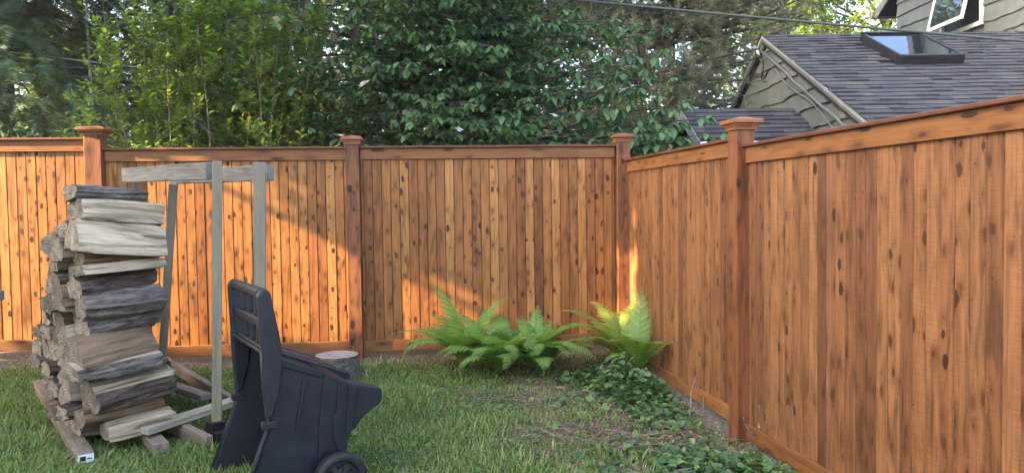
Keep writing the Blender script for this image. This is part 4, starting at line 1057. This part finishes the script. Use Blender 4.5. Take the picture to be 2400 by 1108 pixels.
def dogwood():
    base = Vector((-.55, 8.8, 0)); root = empty('dogwood_tree', base); tag(root, 'flowering dogwood with large drooping leaves behind the back fence', 'tree')
    cl = Cloud(); tw = MB(); flowers = []; ends = []
    tw.tube([(0, 0, 0), (.03, .02, 1.5), (-.02, .05, 3.0), (.02, .0, 4.4), (0, 0, 5.4)], [.07, .055, .045, .03, .012], 8)
    tw.tube([(.0, .0, .3), (.35, .1, 1.6), (.7, .1, 2.6), (1.0, .2, 3.6)], [.045, .035, .025, .012], 7)
    tw.tube([(.0, .0, .3), (-.4, .1, 1.6), (-.85, .05, 2.7), (-1.1, .1, 3.8)], [.045, .035, .025, .012], 7)
    starts = []
    for i in range(270):
        z = rnd.uniform(1.4, 4.9); a = rnd.uniform(0, 2*math.pi); ln = rnd.uniform(1.0, 2.35)*(1.05 if z < 4 else .8)
        if abs(math.sin(a)) > .5: ln *= .62
        off = rnd.choice((0, 0, .45*(z-1)/2.5, -.5*(z-1)/2.5))
        starts.append((Vector((off, 0, z)), a, ln, rnd.uniform(.02, .30)))
    for z, a, ln in ((1.75, -.25, 2.5), (1.85, -.05, 2.4), (1.95, -.40, 2.4), (2.3, -.12, 2.7), (2.05, .1, 2.2), (2.6, -.2, 2.5), (2.9, -.1, 2.4), (1.7, -.15, 2.9), (1.62, -.1, 3.05), (1.55, -.2, 2.75), (1.5, -.3, 2.6), (2.2, math.pi+.1, 2.1), (2.6, math.pi+.2, 2.2), (3.1, math.pi, 2.2), (3.5, math.pi+.15, 2.2)):
        starts.append((Vector((0, 0, z)), a, ln, .12))
    pos = []; dirs = []; ups = []; sz = []
    for T in ((2.10,-.75,2.98),(1.95,-.75,2.60),(1.70,-.8,2.42),(2.55,-.85,2.28),(2.42,-.8,2.05),(2.25,-.8,2.20),(2.0,-.85,2.0),(1.8,-.8,2.10),(2.68,-.8,2.12),(2.12,-.9,2.10),(1.9,-.7,2.8),(2.3,-.75,2.42),(2.2,-.9,1.92),(2.5,-.9,1.92)):
        T = Vector(T); p0 = Vector((.3, 0, T.z-.55)); md = p0.lerp(T, .55)+Vector((0, 0, .16))
        pts = smooth_path([p0, md, T], 5); tw.tube(pts, [.012*(1-.8*k/10)+.002 for k in range(len(pts))], 5, caps=False)
        for k in range(5, len(pts)):
            for q in range(2):
                e = pts[k]+Vector((rnd.uniform(-.10, .10), rnd.uniform(-.12, .12), rnd.uniform(-.05, .05))); a0 = rnd.uniform(0, 6.28)
                for j in range(5):
                    az = a0+j*1.257; pos.append(tuple(e)); dirs.append((math.cos(az), math.sin(az), rnd.uniform(-1.7, -.3))); ups.append((math.cos(az)*.6, math.sin(az)*.6, 1)); sz.append(rnd.uniform(.09, .145))
    for p0, a, ln, rise in starts:
        n = 9; p = p0.copy(); pts = [p.copy()]; d = Vector((math.cos(a), math.sin(a), rise))
        for k in range(n):
            d = (d+Vector((rnd.uniform(-.14, .14), rnd.uniform(-.14, .14), rnd.uniform(-.09, .05)))).normalized()
            p = p+d*(ln/n); pts.append(p.copy())
        tw.tube(pts, [.014*(1-.8*k/n)+.002 for k in range(n+1)], 5, caps=False)
        for k in range(2, n+1):
            for q in range(2):
                sd_ = Vector((-d.y, d.x, 0))*rnd.choice((-1, 1)); e = pts[k]+sd_*rnd.uniform(0, .30)+Vector((0, 0, rnd.uniform(-.06, .06)))
                if k == n and q == 0: e = pts[k]
                if e.y+base.y < 7.35: continue
                if (e-pts[k]).length > .08: tw.tube([pts[k], e], [.004, .002], 3, caps=False)
                a0 = rnd.uniform(0, 6.28); m = rnd.choice((5, 6, 6, 7))
                for j in range(m):
                    az = a0+j*2*math.pi/m+rnd.uniform(-.3, .3); dp = rnd.uniform(-1.5, -.15)
                    pos.append(tuple(e)); dirs.append((math.cos(az), math.sin(az), dp)); ups.append((math.cos(az)*.6, math.sin(az)*.6, 1)); sz.append(rnd.uniform(.055, .125))
                ends.append(e.copy())
    V, F = scatter(T_OVAL, F_OVAL, A(pos), A(dirs), A(ups), A(sz)); cl.add(V, F)
    cl.build('crown', M['l_dog'], root); tw.build('trunk', M['bark'], root, True)
    T = np.array([(0,0,0),(.46,.45,.05),(.30,.8,.0),(0,1,-.04),(-.30,.8,0),(-.46,.45,.05)]); Fq = np.array([(0,1,2),(0,2,3),(0,3,4),(0,4,5)])
    V, F = scatter(T, Fq, np.zeros((4, 3)), A([(1,0,.1),(0,1,.15),(-1,0,.1),(0,-1,-.1)]), A([(0,0,1)]*4), .056)
    fm = np_mesh('flower', V, F, M['petal'])
    for (x, y, z) in [(-1.02,-.95,2.52),(-.98,-1.0,2.44),(-1.05,-.9,2.46),(-1.05,-1.0,2.30),(-.98,-.6,3.25),(-1.62,-.7,3.02),(-1.72,-.7,3.20),(.95,-.9,2.18),(1.7,-.7,2.75),(1.35,-.8,2.62),(1.0,-.7,3.0),(1.62,-.7,2.48),(.9,-.9,1.95),(.05,-1.1,2.0),(.6,-.9,1.72),(.0,-.9,3.35)]:
        q = Vector((x, y-.1, z)); b_ = min(ends, key=lambda e: (e-q).length); flowers.append(b_+Vector((0, -.03, .045)))
    for f in flowers:
        o = link_mesh('flower', fm, None, root, f); o.rotation_euler = (rnd.uniform(.1, .6), rnd.uniform(-.35, .35), rnd.uniform(0, 6)); s_ = rnd.uniform(.85, 1.2); o.scale = (s_, s_, s_)
dogwood()

def stemmed_shrub(name, label, base, stems, mat, leaf, zmin, bark='bark_tan', lead=None):
    root = empty(name, base); tag(root, label, 'shrub'); tw = MB(); pos = []; dirs = []; ups = []; sz = []
    for (x, y, tx, ty, h) in stems:
        n = 12; pts = []; ph = rnd.uniform(0, 6)
        for k in range(n+1):
            t = k/n; pts.append(Vector((x+(tx-x)*t+.05*math.sin(ph+t*5), y+(ty-y)*t+.05*math.cos(ph+t*4), h*t)))
        tw.tube(pts, [.009*(1-.85*k/n)+.0015 for k in range(n+1)], 5, caps=False)
        def leafy(path, m, s0):
            for i in range(m):
                t = (i+rnd.random())/m*(len(path)-1); k = min(int(t), len(path)-2); q = path[k].lerp(path[k+1], t-k)
                if q.z < zmin: continue
                dd = (path[k+1]-path[k]).normalized(); az = rnd.uniform(0, 6.28)
                v = Vector((math.cos(az), math.sin(az), rnd.uniform(-.25, .5)))+dd*.5
                pos.append(tuple(q+v.normalized()*.012)); dirs.append(tuple(v)); ups.append((v.x*-.4+rnd.uniform(-.4, .4), v.y*-.4+rnd.uniform(-.4, .4), 1)); sz.append(leaf*rnd.uniform(.6, 1.2))
        leafy(pts, 60, 1)
        for s_ in range(20):
            k = rnd.randint(3, n-1); az = rnd.uniform(0, 6.28); l_ = rnd.uniform(.18, .50)*(1.2-k/n*.6)
            e = pts[k]+Vector((math.cos(az)*.75, math.sin(az)*.75, .8))*l_
            m_ = (pts[k]+e)/2+Vector((math.cos(az)*.06, math.sin(az)*.06, -.02)); tw.tube([pts[k], m_, e], [.005, .003, .0015], 3, caps=False)
            leafy([pts[k], m_, e], 15, 1)
    V, F = scatter(T_OVAL, F_OVAL, A(pos), A(dirs), A(ups), A(sz)); c = Cloud(); c.add(V, F); c.build('foliage', M[mat], root); tw.build('stems', M[bark], root, True)
    return root
st_ = []
for i in range(64):
    x = rnd.uniform(-.75, .75); lean = x*.55+rnd.uniform(-.25, .25)
    st_.append((x, rnd.uniform(-.35, .45), x+lean, rnd.uniform(-.5, .6), rnd.uniform(3.3, 4.7)*(1-.18*abs(x))))
for tx, h in ((-1.35, 2.75), (-1.2, 2.5), (-1.45, 2.45), (-1.05, 3.3), (-.95, 3.6)): st_.append((-.6, -.2, tx, -.25, h))
stemmed_shrub('upright_shrub', 'tall upright leafy shrub with many bare stems behind the timber rack', (-3.22, 8.35, 0), st_, 'l_shrub', .078, 1.75)
st_ = []
for i in range(46):
    x = rnd.uniform(-.45, .45); st_.append((x, rnd.uniform(-.3, .4), x*1.5+rnd.uniform(-.15, .15), rnd.uniform(-.45, .5), rnd.uniform(2.2, 3.05)))
stemmed_shrub('bushy_shrub', 'dense bright green bush between the upright shrub and the dogwood', (-2.32, 8.55, 0), st_, 'l_shrub', .080, 1.6)
# leaning dead limb in front of the upright shrub
o = MB().tube([(0, 0, 0), (.36, 0, -.32), (.75, -.02, -.75), (1.3, -.03, -1.6), (1.7, 0, -2.5)], [.018, .026, .036, .042, .05], 8, jit=.2).build('leaning_limb', M['bark'], None, True, (-3.52, 8.2, 2.52)); tag(o, 'bare brown limb leaning down behind the back fence', 'limb')

def spray_tree(name, label, base, h, r0, n, mat, rng_, group=None, spray=.42, zlow=.4, bark='bark'):
    """evergreen with drooping feathery sprays"""
    root = empty(name, base); tag(root, label, 'tree', group)
    tw = MB().tube([(0, 0, 0), (.05, 0, h*.5), (0, 0, h)], [.22, .14, .02], 8)
    z = rng_.uniform(0, 1, n)**.8*(h-zlow)*.97+zlow; a = rng_.uniform(0, 2*np.pi, n)
    R_ = r0*(1-(z/h))**.75*(.75+.25*np.sin(a*5+z*3))
    rr = R_*np.sqrt(rng_.uniform(.18, 1.05, n))
    P = np.stack([rr*np.cos(a), rr*np.sin(a), z-rr*.22+rng_.normal(0, .12, n)], -1)
    D = unit(np.stack([np.cos(a), np.sin(a), np.full(n, -.45)+rng_.normal(0, .25, n)], -1)+rng_.normal(0, .25, (n, 3)))
    S = unit(np.cross(D, np.array([0, 0, 1.0]))); U = np.cross(S, D)
    c = Cloud(); m = 9
    for k in range(m):
        t = (k+.6)/m; q = P+D*(spray*t)[None] if np.ndim(spray*t) else P+D*(spray*t)
        q = q-np.array([0, 0, .10*t*t])
        for sgn in (-1, 1):
            d = unit(D*.8+S*sgn+np.array([0, 0, -.15])); l_ = spray*.42*(1-t*.75)*rng_.uniform(.7, 1.2, n)
            V, F = scatter(T_NEED*np.array([7.0, 1, 1]), F_NEED, q, d, U+rng_.normal(0, .25, U.shape), l_); c.add(V, F)
    c.build('crown', mat, root)
    for i in range(22):
        zz = zlow+(h-zlow)*(i+.5)/24; aa = i*2.4; rb = r0*(1-zz/h)**.75*.8
        tw.tube([(0, 0, zz), (rb*.5*math.cos(aa), rb*.5*math.sin(aa), zz-.02), (rb*math.cos(aa), rb*math.sin(aa), zz-rb*.2)], [.05*(1-zz/h)+.012, .02, .006], 5, caps=False)
    tw.build('trunk', M[bark], root, True)
    return root
spray_tree('hemlock_tree', 'dark blue-green evergreen filling the upper left corner', (-8.3, 12.6, 0), 12.5, 3.6, 17000, M['l_hem'], rng)
spray_tree('hemlock_tree', 'dark evergreen half hidden behind the tall upright shrub', (-5.6, 14.2, 0), 11.5, 2.9, 9000, M['l_hem'], rng)

def pine(name, label, base, h, r0, nb, lean=0):
    root = empty(name, base); tag(root, label, 'tree'); tw = MB().tube([(0, 0, 0), (.06, .05, h*.5), (0, 0, h)], [.10, .07, .02], 8, jit=.1)
    P = []; D = []
    for i in range(nb):
        z = rnd.uniform(.12, .97)*h; a = rnd.uniform(0, 6.28); ln = r0*rnd.uniform(.55, 1.0)*(1-.55*z/h)
        n = 7; p = Vector((0, 0, z)); d = Vector((math.cos(a), math.sin(a), rnd.uniform(-.15, .2))); pts = [p.copy()]
        for k in range(n):
            d = (d+Vector((rnd.uniform(-.16, .16), rnd.uniform(-.16, .16), rnd.uniform(-.08, .11)))).normalized(); p = p+d*(ln/n); pts.append(p.copy())
            if k >= 1:
                for q in range(9):
                    e = p+Vector((rnd.gauss(0, .20), rnd.gauss(0, .20), rnd.gauss(.02, .16))); v = (e-p).normalized()+d*.6+Vector((0, 0, .25))
                    if rnd.random() < .35: tw.tube([p, e], [.006, .003], 3, caps=False)
                    P.append(tuple(e)); D.append(tuple(v.normalized()))
        tw.tube(pts, [.035*(1-.85*k/n)+.004 for k in range(n+1)], 5, caps=False)
    P = A(P); D = A(D); c = Cloud(); N = len(P)
    for k in range(22):
        d = unit(D*.75+rand_dirs(N)); V, F = scatter(T_NEED*np.array([1.9, 1, 1]), F_NEED, P, d, rand_dirs(N), rng.uniform(.10, .17, N)); c.add(V, F)
    c.build('crown', M['l_pine'], root); tw.build('trunk', M['bark'], root, True)
pine('pine_tree', 'grey-green needled pine between the dogwood and the gable', (2.75, 13.4, 0), 9.5, 3.5, 190)
pine('pine_tree', 'scraggly grey pine with bare twigs left of the dogwood', (-2.6, 12.8, 0), 9.0, 2.1, 70)

def leafy_tree(name, label, base, h, clumps, per, leaf, mat, tr=.22, group=None, bark='bark', cat='tree', zsq=.75, vis=True):
    """clumps: (x,y,z,r) relative to the base"""
    root = empty(name, base); tag(root, label, cat, group); c = Cloud(); tw = MB()
    tw.tube([(0, 0, 0), (.08, .03, h*.45), (0, .05, h*.92)], [tr, tr*.7, tr*.15], 8)
    for (x, y, z, r) in clumps:
        n = int(per*r*r); u = rand_dirs(n); rad = r*rng.uniform(.25, 1.0, n)**.5
        lump = 1+.28*np.sin(u[:, 0]*5+x*3)*np.sin(u[:, 2]*6+z)*np.cos(u[:, 1]*4)
        P = A((x, y, z))+u*(rad*lump)[:, None]*np.array([1, 1, zsq])
        d = unit(u*.5+rand_dirs(n)*.8+np.array([0, 0, -.25])); V, F = scatter(T_DIA, F_DIA, P, d, unit(rand_dirs(n)*.7+np.array([0, 0, 1.0])), rng.uniform(.65, 1.25, n)*leaf); c.add(V, F)
        zb = max(h*.18, z-r*.9-.25*math.hypot(x, y)); tw.tube([(0, .02, min(zb, h*.8)), (x*.5, y*.5, (zb+z)/2+.1), (x*.92, y*.92, z)], [tr*.34, tr*.2, .012], 5, caps=False)
        for k in range(5):
            q = u[k % max(n, 1)]*r*.8; tw.tube([(x*.9, y*.9, z-.05), (x+q[0], y+q[1], z+q[2]*zsq)], [.02, .006], 4, caps=False)
    c.build('crown', M[mat], root); tw.build('trunk', M[bark], root, True); return root
def ball_clumps(k, r, z0, z1, cr, rr):
    out = []
    for i in range(k):
        t = rnd.random(); z = z0+(z1-z0)*t; a = rnd.uniform(0, 6.28); w = r*math.sqrt(max(.08, 1-abs(2*t-1)**2.2))
        q = w*math.sqrt(rnd.uniform(.1, 1)); out.append((q*math.cos(a), q*math.sin(a), z, rnd.uniform(cr, rr)))
    return out
leafy_tree('maple_tree', 'sunlit yellow-green maple rising behind the gable peak', (8.0, 23.0, 0), 10.5, ball_clumps(46, 2.9, 2.5, 10.5, .55, 1.0), 700, .17, 'l_maple')
leafy_tree('maple_tree', 'bright yellow-green maple left of the upper storey', (12.6, 26.0, 0), 11.5, ball_clumps(46, 2.9, 4.0, 11.5, .6, 1.1), 620, .18, 'l_maple')
lb = ['leafy woodland tree far behind the dark evergreen', 'leafy woodland tree far behind the upright shrub', 'leafy woodland tree far behind the bushy shrub', 'leafy woodland tree far behind the dogwood trunk',
      'leafy woodland tree far behind the right half of the dogwood', 'leafy woodland tree in the gap behind the grey pine', 'leafy woodland tree low behind the maples']
for (x, y, h, r, k), t in zip(((-17, 24, 13, 3.4, 34), (-11.5, 22, 12, 3.2, 34), (-6.2, 21, 11.5, 3.0, 34), (-1.6, 23, 11.5, 2.8, 30), (2.6, 26, 10.5, 2.8, 26), (5.0, 30, 8.5, 2.6, 20), (11.5, 33, 9.5, 4.0, 26)), lb):
    leafy_tree('woodland_tree', t, (x, y, 0), h, ball_clumps(k, r, 1.0, h, .8, 1.35), 330, .23, 'l_back' if x < 4 else 'l_maple', group='woodland trees beyond the fence')
for (x, y, h, r, k), t in zip(((-9.8, 17.5, 11, 2.6, 30), (-4.4, 16.6, 9.5, 2.3, 30), (-.9, 16.0, 9.5, 2.2, 34), (1.0, 18.5, 9.5, 2.2, 28)),
        ('mid-distance leafy tree showing between evergreen and upright shrub', 'mid-distance leafy tree filling the gaps of the upright shrub', 'mid-distance leafy tree filling the gaps of the dogwood', 'mid-distance leafy tree left of the grey pine')):
    leafy_tree('woodland_tree', t, (x, y, 0), h, ball_clumps(k, r, .8, h, .6, 1.05), 520, .17, 'l_back', group='woodland trees beyond the fence')
# slim birch in front of the evergreen
leafy_tree('birch_tree', 'slim white-barked birch trunk before the dark evergreen', (-6.75, 12.3, 0), 6.5, [(.2, .1, 5.8, .5), (-.3, 0, 5.2, .4), (.4, .2, 4.9, .35)], 500, .08, 'l_back', tr=.04, bark='bark_birch')
leafy_tree('yellow_bush', 'small yellowish bush peeking past the thick fence post', (-3.75, 8.9, 0), 2.0, [(0, 0, 1.75, .28), (.25, .1, 1.6, .22), (-.2, .1, 1.5, .25)], 2600, .05, 'l_maple', tr=.02, cat='shrub')
leafy_tree('understorey_bush', 'low dark bush at the foot of the evergreen', (-6.6, 10.2, 0), 2.0, ball_clumps(14, 1.6, .4, 2.2, .4, .7), 900, .09, 'l_hem', tr=.04, cat='shrub')
leafy_tree('understorey_bush', 'low dark bush beneath the dogwood', (.4, 10.3, 0), 2.2, ball_clumps(16, 2.2, .4, 2.4, .4, .7), 800, .10, 'l_back', tr=.04, cat='shrub')
leafy_tree('understorey_bush', 'low dark bush behind the bushy shrub', (-2.6, 10.4, 0), 2.2, ball_clumps(14, 1.8, .4, 2.4, .4, .7), 800, .10, 'l_back', tr=.04, cat='shrub')

# ------------------------------------------------------------------ added shade casters, unseen at the left, shaped to the sun patches
def leaf_occluder():  # added leaf wall, cut so sun only reaches chosen fence patches
    root = empty('leaf_occluder', (-9, 0, 0)); tag(root, 'added unseen leafy hedge along the left side of the yard', 'occluder')
    n = 90000; y = rng.uniform(-7, 5.9, n); z = rng.uniform(.05, 8.8, n)
    e = .05*np.sin(y*9+z*4)+.04*np.sin(z*11-y*3)
    body = y < 5.33-(z-2.15)*.415+e*.5
    body = body & ~((y > 3.74+e*.5) & (z > 5.15))
    body = body | (y < 3.74+e*.5)
    over = (z > np.where(y > 4.68, 5.22, 5.0)+e*.35) & (z < 6.4) & (y > 4.16) & (y < 5.75)
    keep = body | over
    for cy, cz, r in HOLES: keep &= ((y-cy)**2+(z-cz)**2 > r*r)
    y = y[keep]; z = z[keep]; N = len(y); P = np.stack([rng.normal(0, .16, N), y, z], -1)
    d = unit(np.stack([rng.normal(0, .3, N), rng.normal(0, 1, N), rng.normal(0, 1, N)], -1))
    up = unit(np.stack([np.ones(N)*-1.0, rng.normal(0, .4, N)-.2, rng.normal(.5, .4, N)], -1))
    V, F = scatter(T_DIA*np.array([1.25, 1, 1])-np.array([0, .5, 0]), F_DIA, P, d, up, rng.uniform(.12, .20, N)); c = Cloud(); c.add(V, F); c.build('foliage', M['l_shade'], root)
    tw = MB()
    for yy in np.arange(-6.6, 3.6, 1.1): tw.tube([(.05, yy, 0), (0, yy, 4), (.03, yy+.1, 8.2)], [.07, .05, .015], 6)
    tw.tube([(0, 3.7, 4.3), (0, 4.2, 4.78), (0, 4.6, 4.83), (0, 5.2, 4.86), (0, 5.8, 4.9)], [.05, .04, .035, .03, .02], 6)  # added limbs that throw the streaks across the back fence
    tw.tube([(0, 3.6, 5.6), (0, 4.3, 5.12), (0, 4.7, 5.1), (0, 5.3, 5.13), (0, 5.8, 5.2)], [.05, .04, .028, .024, .02], 6)
    tw.tube([(0, 3.6, 4.8), (0, 4.2, 5.4), (0, 5.0, 5.7), (0, 5.6, 5.9)], [.05, .04, .03, .02], 6)
    tw.build('trunk', M['bark'], root, True)
def hole(P, r):
    """opening in the hedge cut to let sun reach the point P"""
    return (P[1]-(P[0]+9)/SUN_K, P[2]+SUN_S*(P[0]+9), r)
HOLES = [hole((1.16, 6.33, .10), .10), hole((1.13, 6.5, 1.05), .07), hole((1.16, 6.2, 1.72), .07), hole((1.2, 6.1, 1.72), .06), hole((1.24, 5.88, .18), .05), hole((1.20, 6.05, .95), .05)]
leaf_occluder()
leafy_tree('occluder_tree', 'added unseen tree, left of the yard, shading the gable and roof', (-10.5, 6.2, 0), 14, ball_clumps(64, 4.2, 7.3, 15, 1.1, 1.7), 300, .34, 'l_shade', tr=.3)  # added crown, never in view, placed to keep sun off gable and roof




# ------------------------------------------------------------------ thin summer haze
hz = MB().box((-45, -30, -1.5), (45, 60, 17.5)).build('haze', None)
hz.data.materials.clear(); tag(hz, 'faint pale haze hanging in the air', 'haze', None, 'stuff')
hm = bpy.data.materials.new('haze_air'); hm.use_nodes = True; hn = hm.node_tree.nodes; hn.clear()
ho_ = hn.new('ShaderNodeOutputMaterial'); hv_ = hn.new('ShaderNodeVolumePrincipled')
hv_.inputs['Color'].default_value = (.95, .97, 1.0, 1); hv_.inputs['Density'].default_value = 0.0009; hv_.inputs['Anisotropy'].default_value = .3
hm.node_tree.links.new(hv_.outputs[0], ho_.inputs['Volume']); hz.data.materials.append(hm)
